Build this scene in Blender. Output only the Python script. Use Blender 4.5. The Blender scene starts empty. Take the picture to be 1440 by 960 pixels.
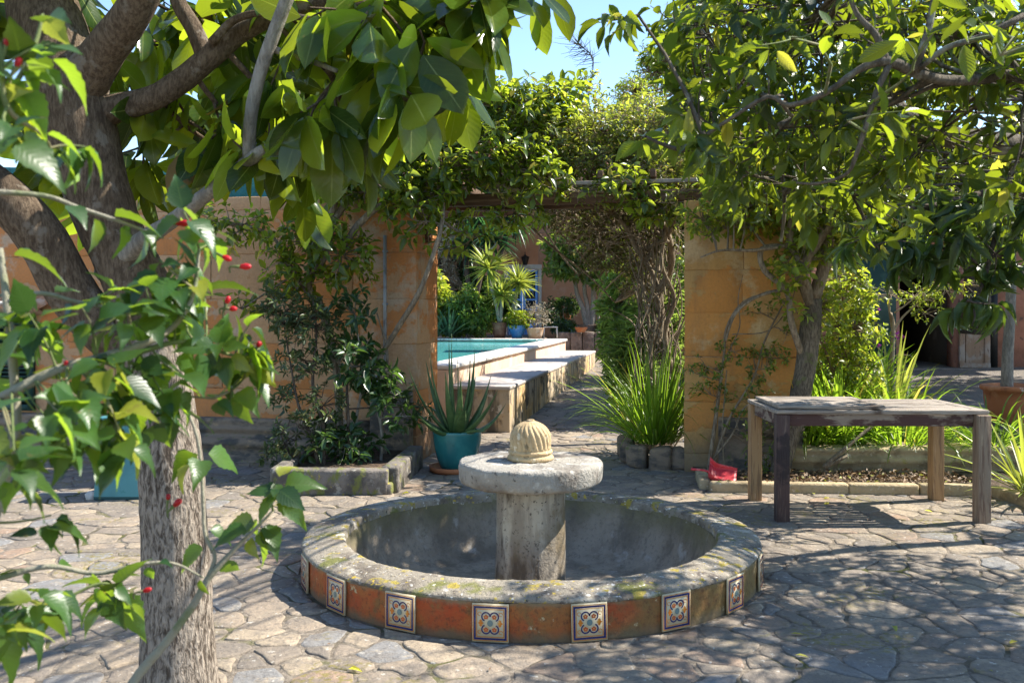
import bpy, math, random
import numpy as np
from mathutils import Vector, Matrix

SC = bpy.context.scene
COL = SC.collection
R = math.radians
F, CX, HY, H = 1326.0, 720.0, 435.0, 1.45      # focal length and horizon in photo pixels, eye height
rng = np.random.default_rng(11)
random.seed(5)

def P(px, py, Y):
    """the point at distance Y that the photograph shows at (px, py)"""
    return np.array([(px - CX) / F * Y, Y, H - (py - HY) / F * Y])
def G(px, py, z=0.0):
    """the ground point under a pixel"""
    return P(px, py, (H - z) * F / (py - HY))

# ------------------------------------------------------------------ objects
def tag(o, label=None, cat=None, group=None, kind=None):
    if label: o['label'] = label
    if cat: o['category'] = cat
    if group: o['group'] = group
    if kind: o['kind'] = kind
    return o

def empty(name, loc=(0, 0, 0), rz=0.0, label=None, cat=None, group=None):
    o = bpy.data.objects.new(name, None)
    o.empty_display_size = 0.1
    COL.objects.link(o)
    o.location = loc; o.rotation_euler = (0, 0, rz)
    return tag(o, label, cat, group)

def copy_tree(o, parent=None):
    c = o.copy(); COL.objects.link(c); c.parent = parent
    for ch in [k for k in bpy.data.objects if k.parent == o]:
        copy_tree(ch, c)
    return c

def raw_object(name, V, Fq, mats, parent=None, mi=None, uv=None, smooth=False, off=None):
    """mesh object from numpy arrays; Fq is a list of (faces array n x k); vertices are in world space, off = the parent's origin"""
    V = np.asarray(V, dtype=np.float32)
    me = bpy.data.meshes.new(name)
    loops = np.concatenate([f.reshape(-1) for f in Fq]).astype(np.int32)
    sizes = np.concatenate([np.full(len(f), f.shape[1], np.int32) for f in Fq])
    starts = np.concatenate([[0], np.cumsum(sizes)[:-1]]).astype(np.int32)
    me.vertices.add(len(V)); me.vertices.foreach_set('co', V.reshape(-1))
    me.loops.add(len(loops)); me.loops.foreach_set('vertex_index', loops)
    me.polygons.add(len(sizes)); me.polygons.foreach_set('loop_start', starts)
    me.polygons.foreach_set('loop_total', sizes)
    for m in mats: me.materials.append(m)
    if mi is not None: me.polygons.foreach_set('material_index', np.asarray(mi, np.int32))
    if uv is not None:
        l = me.uv_layers.new(name='UVMap'); l.data.foreach_set('uv', np.asarray(uv, np.float32)[loops].reshape(-1))
    me.update(calc_edges=True)
    if smooth: me.polygons.foreach_set('use_smooth', np.ones(len(sizes), bool))
    me.validate()
    o = bpy.data.objects.new(name, me); COL.objects.link(o)
    if parent is not None:
        o.parent = parent
        if off is None: off = (0, 0, 0)
        o.location = [-a for a in off]
    return o

class MB:
    """collects shapes into one mesh"""
    def __init__(s): s.v = []; s.f = {3: [], 4: []}; s.m = {3: [], 4: []}; s.n = 0; s.big = []
    def add(s, V, faces, mi=0):
        V = np.asarray(V, float); faces = np.asarray(faces)
        s.v.append(V); s.last = s.n; s.n += len(V); s.more(faces, mi)
    def more(s, faces, mi=0):
        faces = np.asarray(faces); k = faces.shape[1]
        if k not in s.f: s.f[k] = []; s.m[k] = []
        s.f[k].append(faces + s.last); s.m[k].append(np.full(len(faces), mi))
    def box(s, c, size, rz=0.0, mi=0, tilt=None, jit=0.0):
        c = np.asarray(c, float); h = np.asarray(size, float) / 2
        V = np.array([[x, y, z] for z in (-1, 1) for y in (-1, 1) for x in (-1, 1)], float) * h
        if jit: V = V + rng.normal(0, jit, V.shape)
        if tilt is not None: V = V @ np.array(Matrix.Rotation(tilt[0], 3, tilt[1])).T
        if rz: V = V @ np.array(Matrix.Rotation(rz, 3, 'Z')).T
        s.add(V + c, [[0, 2, 3, 1], [4, 5, 7, 6], [0, 1, 5, 4], [2, 6, 7, 3], [0, 4, 6, 2], [1, 3, 7, 5]], mi)
    def prism(s, poly, z0, z1, mi=0):
        n = len(poly); A = [(x, y, z0) for x, y in poly]; B = [(x, y, z1) for x, y in poly]
        V = np.array(A + B)
        s.add(V, [[i, (i + 1) % n, n + (i + 1) % n, n + i] for i in range(n)], mi)
        s.more([list(range(n, 2 * n))], mi); s.more([list(range(n))[::-1]], mi)
    def extrude(s, prof, a, b, out, mi=0):
        """profile (d along out, z) swept from a to b (2-D points)"""
        n = len(prof); a = np.asarray(a, float); b = np.asarray(b, float); out = np.asarray(out, float)
        seg = max(1, int(np.linalg.norm(b - a) / .25)); V = []
        for k in range(seg + 1):
            q = a + (b - a) * k / seg
            for d, z in prof: V.append((q[0] + out[0] * d, q[1] + out[1] * d, z))
        V = np.array(V); V += rng.normal(0, .0025, V.shape)
        s.add(V, [[k * n + i, k * n + i + 1, (k + 1) * n + i + 1, (k + 1) * n + i] for k in range(seg) for i in range(n - 1)], mi)
        for base, fl in ((0, 1), (seg * n, 0)):
            idx = [base + i for i in range(n)]
            s.more([idx[::-1] if fl else idx], mi)
    def lathe(s, prof, seg=48, c=(0, 0, 0), mi=0, jit=0.0, closed=True, fn=None):
        c = np.asarray(c, float); prof = np.asarray(prof, float); n = len(prof)
        th = np.arange(seg) * 2 * math.pi / seg
        rr = np.repeat(prof[None, :, 0], seg, 0); zz = np.repeat(prof[None, :, 1], seg, 0)
        if jit: rr = rr + rng.normal(0, jit, rr.shape) * (rr > 1e-4); zz = zz + rng.normal(0, jit * .6, zz.shape)
        if fn is not None: rr, zz = fn(rr, zz, th[:, None])
        V = np.stack([rr * np.cos(th)[:, None], rr * np.sin(th)[:, None], zz], -1).reshape(-1, 3) + c
        fa = [[i * n + j, ((i + 1) % seg) * n + j, ((i + 1) % seg) * n + j + 1, i * n + j + 1] for i in range(seg) for j in range(n - 1)]
        s.add(V, fa, mi)
    def tube(s, pts, rad, sides=8, mi=0, smooth=3, wob=0.0, flat=1.0, cap=True):
        pts = np.asarray(pts, float); rad = np.atleast_1d(np.asarray(rad, float))
        if len(rad) == 1: rad = np.repeat(rad, len(pts))
        if smooth > 1 and len(pts) > 2: pts, rad = catmull(pts, rad, smooth)
        n = len(pts); T = np.gradient(pts, axis=0); T /= np.linalg.norm(T, axis=1)[:, None] + 1e-9
        up = np.array([0, 0, 1.0]) if abs(T[0][2]) < .9 else np.array([1.0, 0, 0])
        N = np.cross(T[0], up); N /= np.linalg.norm(N); V = []
        th = np.arange(sides) * 2 * math.pi / sides
        lob = rng.uniform(0, 6.28, 3)
        for i in range(n):
            N = N - T[i] * (N @ T[i]); N /= np.linalg.norm(N); B = np.cross(T[i], N)
            r = rad[i] * (1 + wob * (np.sin(2 * th + lob[0] + i * .25) * .5 + np.sin(3 * th + lob[1] - i * .4) * .35 + rng.normal(0, .25, sides)))
            V.append(pts[i] + np.outer(np.cos(th) * r, N) + np.outer(np.sin(th) * r * flat, B))
        V = np.concatenate(V)
        s.add(V, [[i * sides + j, i * sides + (j + 1) % sides, (i + 1) * sides + (j + 1) % sides, (i + 1) * sides + j] for i in range(n - 1) for j in range(sides)], mi)
        if cap:
            s.more([list(range(sides))[::-1]], mi); s.more([[(n - 1) * sides + j for j in range(sides)]], mi)
    def build(s, name, mats, parent=None, off=None, smooth=False, bevel=0.0, loc=None, rz=None):
        if not isinstance(mats, (list, tuple)): mats = [mats]
        V = np.concatenate(s.v); ks = [k for k in s.f if s.f[k]]
        Fq = [np.concatenate(s.f[k]) for k in ks]; mi = np.concatenate([np.concatenate(s.m[k]) for k in ks])
        o = raw_object(name, V, Fq, mats, parent, mi, smooth=smooth, off=off)
        if loc is not None: o.location = loc
        if rz is not None: o.rotation_euler = (0, 0, rz)
        if smooth:
            import bmesh
            bm = bmesh.new(); bm.from_mesh(o.data); bmesh.ops.remove_doubles(bm, verts=bm.verts, dist=1e-6)
            bm.to_mesh(o.data); bm.free()
        if bevel:
            import bmesh
            bm = bmesh.new(); bm.from_mesh(o.data); bmesh.ops.remove_doubles(bm, verts=bm.verts, dist=1e-6)
            bmesh.ops.recalc_face_normals(bm, faces=bm.faces); bm.to_mesh(o.data); bm.free()
            md = o.modifiers.new('bevel', 'BEVEL'); md.width = bevel; md.segments = 2; md.limit_method = 'ANGLE'; md.angle_limit = R(35)
        return o

def catmull(p, r, k):
    n = len(p); pp = np.vstack([2 * p[0] - p[1], p, 2 * p[-1] - p[-2]]); out = []; ro = []
    for i in range(n - 1):
        a, b, c, d = pp[i], pp[i + 1], pp[i + 2], pp[i + 3]
        for j in range(k):
            t = j / k
            out.append(.5 * ((2 * b) + (c - a) * t + (2 * a - 5 * b + 4 * c - d) * t * t + (3 * b - a - 3 * c + d) * t ** 3))
            ro.append(r[i] * (1 - t) + r[i + 1] * t)
    out.append(p[-1]); ro.append(r[-1])
    return np.array(out), np.array(ro)

def norm(a): return a / (np.linalg.norm(a, axis=-1, keepdims=True) + 1e-9)

# ------------------------------------------------------------------ leaves
def template(rows, fold=.22, bend=-.25, tip=.0, wave=0.0, nseg=None):
    """rows: list of (t, halfwidth); three vertices across, v-folded and bent"""
    V, UV = [], []
    for t, w in rows:
        z = bend * t * t
        V += [(-w, t, z + fold * w + wave * math.sin(t * 9)), (0, t, z), (w, t, z + fold * w + wave * math.sin(t * 9 + 2))]
        UV += [(0, t), (.5, t), (1, t)]
    Fq = []
    for i in range(len(rows) - 1):
        a = i * 3; b = a + 3
        Fq += [(a, a + 1, b + 1, b), (a + 1, a + 2, b + 2, b + 1)]
    return np.array(V), np.array(UV), np.array(Fq)
T_BIG = template([(0, .01), (.08, .14), (.25, .36), (.48, .5), (.72, .42), (.88, .22), (.96, .07), (1, .005)], .25, -.18, wave=.012)
T_FIG = template([(0, .01), (.06, .13), (.2, .34), (.42, .49), (.62, .49), (.8, .36), (.92, .16), (.97, .05), (1, .005)], .13, -.07, wave=.01)
T_MED = template([(0, .02), (.15, .3), (.4, .5), (.7, .36), (.9, .13), (1, .01)], .3, -.3)
T_OVATE = template([(0, .05)] + [(t, w * (1.07 if i % 2 else .93)) for i, (t, w) in enumerate([(.05, .24), (.10, .37), (.17, .46), (.25, .5), (.33, .5), (.41, .47), (.49, .42), (.57, .36), (.65, .29), (.73, .21), (.81, .14), (.89, .08)])] + [(1, .004)], .2, -.3, wave=.02)
T_SML = template([(0, .03), (.35, .5), (.75, .34), (1, .02)], .3, -.2)
T_TINY = template([(0, .1), (.5, .5), (1, .05)], .25, -.15)
T_LONG = template([(0, .04), (.2, .38), (.5, .5), (.8, .3), (1, .01)], .35, -.45)

def leaves(name, mat, O, D, N, L, W, tpl, parent=None, off=None):
    V, UV, Fq = tpl; n = len(O)
    D = norm(D); N = norm(N - D * np.sum(N * D, -1, keepdims=True)); S = np.cross(D, N)
    L = np.broadcast_to(L, (n,))[:, None, None]; W = np.broadcast_to(W, (n,))[:, None, None]
    bend = rng.uniform(.3, 1.9, (n, 1, 1))
    P3 = O[:, None] + S[:, None] * V[None, :, 0:1] * W + D[:, None] * V[None, :, 1:2] * L + N[:, None] * (V[None, :, 2:3] * L * bend)
    faces = (Fq[None] + (np.arange(n) * len(V))[:, None, None]).reshape(-1, 4)
    return raw_object(name, P3.reshape(-1, 3), [faces], [mat], parent, uv=np.tile(UV, (n, 1)), smooth=True, off=off)

def frames(A):
    ref = np.where(np.abs(A[:, 2:3]) < .9, np.array([[0, 0, 1.0]]), np.array([[1.0, 0, 0]]))
    e1 = norm(np.cross(A, ref)); return e1, np.cross(A, e1)

def shoot_leaves(Pt, A, k, spread=(35, 85), droop=.3, L=.07, Lv=.25, ratio=.5, stem=.08, upn=.5, nj=.3):
    n = len(Pt); A = norm(A); e1, e2 = frames(A)
    j = np.arange(k)[None]; th = 2.4 * j + rng.uniform(0, 6.28, (n, 1)) + rng.normal(0, .3, (n, k))
    fr = (j + rng.uniform(0, 1, (n, k))) / k
    el = np.radians(spread[1] + (spread[0] - spread[1]) * fr + rng.normal(0, 10, (n, k)))
    r = np.cos(th)[..., None] * e1[:, None] + np.sin(th)[..., None] * e2[:, None]
    D = A[:, None] * np.cos(el)[..., None] + r * np.sin(el)[..., None]
    D = norm(D + np.array([0, 0, -1.0]) * (droop * rng.uniform(.3, 1.4, (n, k)))[..., None])
    LL = L * np.clip(1 + rng.normal(0, Lv, (n, k)), .45, 1.7)
    O = Pt[:, None] + A[:, None] * (stem * fr)[..., None] + D * (.12 * LL)[..., None]
    N = A[:, None] * .9 + np.array([0, 0, upn]) + rng.normal(0, nj, (n, k, 3))
    return O.reshape(-1, 3), D.reshape(-1, 3), N.reshape(-1, 3), LL.reshape(-1), (LL * ratio * rng.uniform(.85, 1.15, LL.shape)).reshape(-1)

def twigs(name, mat, A, B, r0, r1, parent, off=None, sag=.12, k=4, sides=4):
    """curved twigs from A to B, all in one mesh"""
    A = np.asarray(A, float); B = np.asarray(B, float); n = len(A)
    if n == 0: return None
    d = B - A; ln = np.linalg.norm(d, axis=1, keepdims=True)
    M = (A + B) / 2 + rng.normal(0, 1, A.shape) * ln * sag
    t = np.linspace(0, 1, k)[None, :, None]
    C = A[:, None] * (1 - t) ** 2 + M[:, None] * 2 * t * (1 - t) + B[:, None] * t * t
    e1, e2 = frames(norm(d)); r0 = np.broadcast_to(r0, (n,)); r1 = np.broadcast_to(r1, (n,))
    rad = r0[:, None] * (1 - t[..., 0]) + r1[:, None] * t[..., 0]
    th = np.arange(sides) * 2 * math.pi / sides
    ring = np.cos(th)[None, :, None] * e1[:, None] + np.sin(th)[None, :, None] * e2[:, None]
    V = C[:, :, None] + ring[:, None] * rad[..., None, None]
    q = []
    for i in range(k - 1):
        for j in range(sides): q.append((i * sides + j, i * sides + (j + 1) % sides, (i + 1) * sides + (j + 1) % sides, (i + 1) * sides + j))
    q = np.array(q); faces = (q[None] + (np.arange(n) * k * sides)[:, None, None]).reshape(-1, 4)
    return raw_object(name, V.reshape(-1, 3), [faces], [mat], parent, smooth=True, off=off)

def nearest(p, Q):
    d = np.linalg.norm(p[:, None] - Q[None], axis=2); i = d.argmin(1); return Q[i], d[np.arange(len(p)), i]

def foliage(parent, off, blobs, leafmat, twigmat, limbs, k=6, L=.07, ratio=.5, tpl=None, spread=(35, 85), droop=.3, stem=.08,
            tw=.0035, upn=.5, up=.35, name='crown', hubn=12, shell=.55, hubr=2.6, Lv=.25, tname='twigs', frac=1.0, nj=.3):
    """blobs: (centre, radii, number of shoots). Shoots of leaves on twigs that hang on hubs that hang on the nearest limb"""
    Ps, As, ta, tb, r0, r1 = [], [], [], [], [], []
    limbs = np.asarray(limbs, float)
    for c, rad, n in blobs:
        c = np.asarray(c, float); rad = np.asarray(rad, float); n = int(n)
        u = norm(rng.normal(0, 1, (n, 3))); rr = rng.uniform(0, 1, (n, 1)) ** (1 / 3) * (1 - shell) + shell * rng.uniform(.55, 1.05, (n, 1))
        p = c + u * rad * rr * (1 + .22 * np.sin(u[:, :1] * 7 + u[:, 2:] * 5 + c[0] * 9))
        a = norm(u * .7 + np.array([0, 0, up]) + rng.normal(0, .45, (n, 3)))
        Ps.append(p); As.append(a)
        m = max(1, n // hubn); hub = c + norm(rng.normal(0, 1, (m, 3))) * rad * rng.uniform(0, .6, (m, 1))
        q, d = nearest(hub, limbs); ta.append(q); tb.append(hub); r0.append(np.full(m, tw * hubr)); r1.append(np.full(m, tw * 1.4))
        keep = rng.uniform(0, 1, n) < frac
        q, d = nearest(p[keep], np.vstack([hub, (hub + q) / 2])); ta.append(q); tb.append(p[keep] + a[keep] * stem); r0.append(np.full(len(q), tw * 1.3)); r1.append(np.full(len(q), tw * .45))
    Pt = np.vstack(Ps); A = np.vstack(As)
    O, D, N, LL, WW = shoot_leaves(Pt, A, k, spread, droop, L, Lv, ratio, stem, upn, nj)
    o = leaves(name, leafmat, O, D, N, LL, WW, tpl if tpl is not None else T_SML, parent, off)
    t = twigs(tname, twigmat, np.vstack(ta), np.vstack(tb), np.concatenate(r0), np.concatenate(r1), parent, off)
    return o, t

def stem_leaves(pts, n, L, droop=.5, out=1.0):
    """leaves set alternately along a stem, for foreground sprigs"""
    pts, _ = catmull(np.asarray(pts, float), np.ones(len(pts)), 6)
    T = norm(np.gradient(pts, axis=0)); idx = np.sort(rng.uniform(.05, .99, n)) * (len(pts) - 1); ii = idx.astype(int)
    O = pts[ii]; A = T[ii]; e1, e2 = frames(A); th = np.arange(n) * 2.4 + rng.normal(0, .4, n)
    D = A * .5 + (np.cos(th)[:, None] * e1 + np.sin(th)[:, None] * e2) * out + np.array([0, 0, -droop])
    D = norm(D); N = np.array([0, -.25, .6]) + rng.normal(0, .35, (n, 3)); LL = L * np.clip(1 + rng.normal(0, .25, n), .4, 1.5)
    return O + D * LL[:, None] * .2, D, N, LL

def blades(name, mat, bases, dirs, Ls, W, droop, parent=None, off=None, seg=7, vfold=.25, upn=None):
    """strap or sword leaves: ribbons that leave along dirs and bend down"""
    bases = np.asarray(bases, float); D = norm(np.asarray(dirs, float)); n = len(bases)
    Ls = np.broadcast_to(Ls, (n,)); W = np.broadcast_to(W, (n,)); droop = np.broadcast_to(droop, (n,))
    p = bases.copy(); d = D.copy(); V = []; UV = []
    for i in range(seg + 1):
        t = i / seg
        w = W * (min(1, .55 + t * 2.2) if t < .35 else max(.02, (1 - ((t - .35) / .65) ** 1.9)))
        side = norm(np.cross(d, np.array([0, 0, 1.0])) + 1e-6 * rng.normal(0, 1, d.shape)); up = np.cross(side, d)
        if i == 0: s0 = side
        side = norm(s0 - d * np.sum(s0 * d, -1, keepdims=True)); up = np.cross(side, d)
        V.append(np.stack([p - side * w[:, None] / 2 + up * (w * vfold)[:, None], p, p + side * w[:, None] / 2 + up * (w * vfold)[:, None]], 1))
        UV.append([(0, t), (.5, t), (1, t)])
        p = p + d * (Ls / seg)[:, None]
        d = norm(d + np.array([0, 0, -1.0]) * (droop * (.25 + 1.5 * t) / seg)[:, None])
    V = np.stack(V, 1).reshape(n, -1, 3); UV = np.array(UV).reshape(-1, 2)
    q = []
    for i in range(seg):
        a = i * 3; b = a + 3; q += [(a, a + 1, b + 1, b), (a + 1, a + 2, b + 2, b + 1)]
    faces = (np.array(q)[None] + (np.arange(n) * V.shape[1])[:, None, None]).reshape(-1, 4)
    return raw_object(name, V.reshape(-1, 3), [faces], [mat], parent, uv=np.tile(UV, (n, 1)), smooth=True, off=off)

def clump(name, mat, c, n, L, W, spread, droop, radius, parent=None, off=None, label=None, cat=None, group=None):
    th = rng.uniform(0, 6.283, n); el = np.radians(rng.uniform(spread[0], spread[1], n)); rr = radius * np.sqrt(rng.uniform(0, 1, n))
    b = np.asarray(c, float) + np.stack([rr * np.cos(th), rr * np.sin(th), 0 * th], 1)
    d = np.stack([np.cos(th) * np.cos(el), np.sin(th) * np.cos(el), np.sin(el)], 1)
    o = blades(name, mat, b, d, L * rng.uniform(.6, 1.15, n), W * rng.uniform(.7, 1.2, n), droop * rng.uniform(.6, 1.4, n), parent, off)
    if label: tag(o, label, cat, group)
    return o

# ------------------------------------------------------------------ materials
class Mt:
    def __init__(s, name):
        s.m = bpy.data.materials.new(name); s.m.use_nodes = True; s.nt = s.m.node_tree; s.nt.nodes.clear()
        s.out = s.n('ShaderNodeOutputMaterial'); s.co = s.n('ShaderNodeTexCoord').outputs['Object']
    def n(s, t, **k):
        x = s.nt.nodes.new(t)
        for a, b in k.items(): setattr(x, a, b)
        return x
    def set(s, sock, v):
        if hasattr(v, 'links') or hasattr(v, 'is_output'): s.nt.links.new(v, sock)
        else: sock.default_value = v
    def vec(s, scale=(1, 1, 1), loc=(0, 0, 0), co=None, rot=(0, 0, 0)):
        m = s.n('ShaderNodeMapping'); s.set(m.inputs['Vector'], co or s.co); m.inputs['Scale'].default_value = scale
        m.inputs['Location'].default_value = loc; m.inputs['Rotation'].default_value = rot; return m.outputs[0]
    def noise(s, scale, detail=5, vec=None, rough=.6, dist=0.0):
        n = s.n('ShaderNodeTexNoise'); s.set(n.inputs['Vector'], vec or s.co); n.inputs['Scale'].default_value = scale
        n.inputs['Detail'].default_value = detail; n.inputs['Roughness'].default_value = rough; n.inputs['Distortion'].default_value = dist
        return n.outputs['Fac']
    def ramp(s, v, lo, hi, a=0.0, b=1.0):
        n = s.n('ShaderNodeMapRange', interpolation_type='SMOOTHSTEP'); s.set(n.inputs[0], v)
        for i, x in enumerate((lo, hi, a, b)): s.set(n.inputs[i + 1], x)
        return n.outputs[0]
    def mix(s, f, a, b, mode='MIX'):
        n = s.n('ShaderNodeMix', data_type='RGBA', blend_type=mode); s.set(n.inputs[0], f)
        for i, x in ((6, a), (7, b)):
            s.set(n.inputs[i], (*x, 1) if isinstance(x, tuple) and len(x) == 3 else x)
        return n.outputs[2]
    def math(s, op, a, b=0.0, c=0.0):
        n = s.n('ShaderNodeMath', operation=op); s.set(n.inputs[0], a); s.set(n.inputs[1], b); s.set(n.inputs[2], c); return n.outputs[0]
    def bump(s, h, strength, dist=.02, prev=None):
        b = s.n('ShaderNodeBump'); b.inputs['Strength'].default_value = strength; b.inputs['Distance'].default_value = dist
        s.set(b.inputs['Height'], h)
        if prev is not None: s.set(b.inputs['Normal'], prev)
        return b.outputs[0]
    def fin(s, col, rough=.85, normal=None, spec=.3, **k):
        p = s.n('ShaderNodeBsdfPrincipled'); s.set(p.inputs['Base Color'], (*col, 1) if isinstance(col, tuple) and len(col) == 3 else col)
        s.set(p.inputs['Roughness'], rough); p.inputs['Specular IOR Level'].default_value = spec
        if normal is not None: s.set(p.inputs['Normal'], normal)
        for a, b in k.items(): s.set(p.inputs[a.replace('_', ' ')], b)
        s.nt.links.new(p.outputs[0], s.out.inputs[0]); s.p = p
        return s.m
    def z(s):
        n = s.n('ShaderNodeSeparateXYZ'); s.set(n.inputs[0], s.co); return n.outputs
    
def surf(name, base, layers=(), bumps=((30, .3),), rough=.85, spec=.3, extra=None, **k):
    """layers: (colour, scale, lo, hi[, stretch[, offset]])"""
    t = Mt(name); c = (*base, 1)
    for i, l in enumerate(layers):
        st = l[4] if len(l) > 4 else (1, 1, 1)
        v = t.vec(st, (i * 7.3, i * 3.1, i * 5.7))
        c = t.mix(t.ramp(t.noise(l[1], 6, v), l[2], l[3]), c, (*l[0], 1))
    nr = None
    for b in bumps:
        st = b[2] if len(b) > 2 else (1, 1, 1)
        nr = t.bump(t.noise(b[0], 5, t.vec(st)), b[1], b[3] if len(b) > 3 else .02, nr)
    return t.fin(c, rough, nr, spec, **k)

def leafmat(name, dark, light, trans, tfac=.42, rough=.38, odd=None, oddp=.06, veins=True, spec=.5, rib=(.35, .45, .1), vb=.16, tlo=.5, thi=1.25):
    t = Mt(name); g = t.n('ShaderNodeNewGeometry'); rnd = g.outputs['Random Per Island']
    c = t.mix(rnd, dark, light)
    c2 = t.mix(t.math('FRACT', t.math('MULTIPLY', rnd, 11.3)), tuple(x * tlo for x in trans), tuple(min(1, x * thi) for x in trans))
    if odd:
        f = t.ramp(t.math('FRACT', t.math('MULTIPLY', rnd, 37.7)), 1 - oddp, 1 - oddp + .01)
        c = t.mix(f, c, odd); c2 = t.mix(f, c2, tuple(min(1, x * 2.2) for x in odd))
    nr = None
    if veins:
        uv = t.n('ShaderNodeTexCoord').outputs['UV']; sp = t.n('ShaderNodeSeparateXYZ'); t.set(sp.inputs[0], uv)
        a = t.math('ABSOLUTE', t.math('SUBTRACT', sp.outputs[0], .5))
        mid = t.ramp(a, .0, .035, 1, 0)
        side = t.math('SINE', t.math('MULTIPLY', t.math('SUBTRACT', sp.outputs[1], t.math('MULTIPLY', a, .5)), 62.0))
        sv = t.ramp(side, .8, 1.0, 0, .07)
        vn = t.math('MAXIMUM', t.math('MULTIPLY', mid, .6), sv)
        c = t.mix(vn, c, rib); c2 = t.mix(t.math('MULTIPLY', vn, .6), c2, tuple(x * .45 for x in trans))
        nr = t.bump(side, vb, .002)
    if veins: c = t.mix(t.math('MULTIPLY', t.ramp(t.noise(38, 4, rough=.6), .64, .70), .7), c, (.16, .12, .04))
    blotch = t.ramp(t.noise(9, 4), .32, .7, .62, 1.2)
    hs = t.n('ShaderNodeHueSaturation'); t.set(hs.inputs['Color'], c); t.set(hs.inputs['Value'], blotch)
    t.fin(hs.outputs[0], rough, nr, spec); 
    tr = t.n('ShaderNodeBsdfTranslucent'); t.set(tr.inputs[0], c2)
    if nr is not None: t.set(tr.inputs['Normal'], nr)
    mx = t.n('ShaderNodeMixShader'); mx.inputs[0].default_value = tfac
    t.nt.links.new(t.p.outputs[0], mx.inputs[1]); t.nt.links.new(tr.outputs[0], mx.inputs[2]); t.nt.links.new(mx.outputs[0], t.out.inputs[0])
    return t.m

def mortar_mat():
    t = Mt('paving_mortar'); n = t.noise(30, 6, rough=.7)
    c = t.mix(t.ramp(n, .35, .7), (.15, .125, .10), (.30, .255, .205)); c = t.mix(t.ramp(t.noise(1.2, 5), .5, .66), c, (.09, .08, .05))
    c = t.mix(t.math('MULTIPLY', t.ramp(t.noise(2.2, 6, t.vec(loc=(1, 9, 0))), .56, .64), .8), c, (.11, .115, .035))
    return t.fin(c, .95, t.bump(n, .9, .02), .1)
def stone_mat():
    t = Mt('paving_stone'); rnd = t.n('ShaderNodeNewGeometry').outputs['Random Per Island']
    def r(k): return t.math('FRACT', t.math('MULTIPLY', rnd, k))
    # every stone has its own grain direction
    ad = t.n('ShaderNodeVectorMath', operation='MULTIPLY_ADD'); cx = t.n('ShaderNodeCombineXYZ'); t.set(cx.inputs[0], r(91.7)); t.set(cx.inputs[1], r(53.3)); t.set(ad.inputs[0], cx.outputs[0]); ad.inputs[1].default_value = (40, 40, 0); t.set(ad.inputs[2], t.co)
    v = ad.outputs[0]
    col = t.mix(r(7.3), (.31, .245, .18), (.20, .17, .14))
    col = t.mix(t.ramp(r(13.7), .66, .70), col, (.35, .28, .20))
    col = t.mix(t.ramp(r(23.1), .91, .93), col, (.31, .215, .15))
    col = t.mix(t.ramp(r(31.9), .88, .91), col, (.22, .215, .21))
    col = t.mix(t.math('MULTIPLY', t.ramp(t.noise(6, 6, v, .65), .44, .66), .7), col, (.18, .155, .13))
    col = t.mix(t.math('MULTIPLY', t.ramp(t.noise(11, 5, t.vec((1, 1, 1), (5, 5, 0), v)), .55, .7), .7), col, (.42, .35, .26))
    col = t.mix(t.math('MULTIPLY', t.ramp(t.noise(.9, 5, t.vec(loc=(4, 2, 0))), .45, .65), .5), col, (.15, .13, .11))
    col = t.mix(t.math('MULTIPLY', t.ramp(t.noise(45, 6, rough=.75), .46, .66), .55), col, (.12, .105, .09))
    col = t.mix(t.math('MULTIPLY', t.ramp(t.noise(26, 3, t.vec(loc=(8, 1, 0))), .64, .68), .6), col, (.52, .49, .43))
    extra_tone = t.math('MULTIPLY', t.ramp(t.noise(1.7, 6, t.vec(loc=(1, 9, 0))), .55, .64), t.ramp(t.noise(32, 5), .45, .6))  # mossy patches
    col = t.mix(t.math('MULTIPLY', extra_tone, .8), col, (.19, .16, .045))
    nr = t.bump(t.noise(7, 6, v, .6), .8, .03); nr = t.bump(t.noise(26, 7, rough=.7), .8, .012, nr); nr = t.bump(t.noise(90, 3), .4, .004, nr)
    return t.fin(col, .78, nr, .3)

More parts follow.
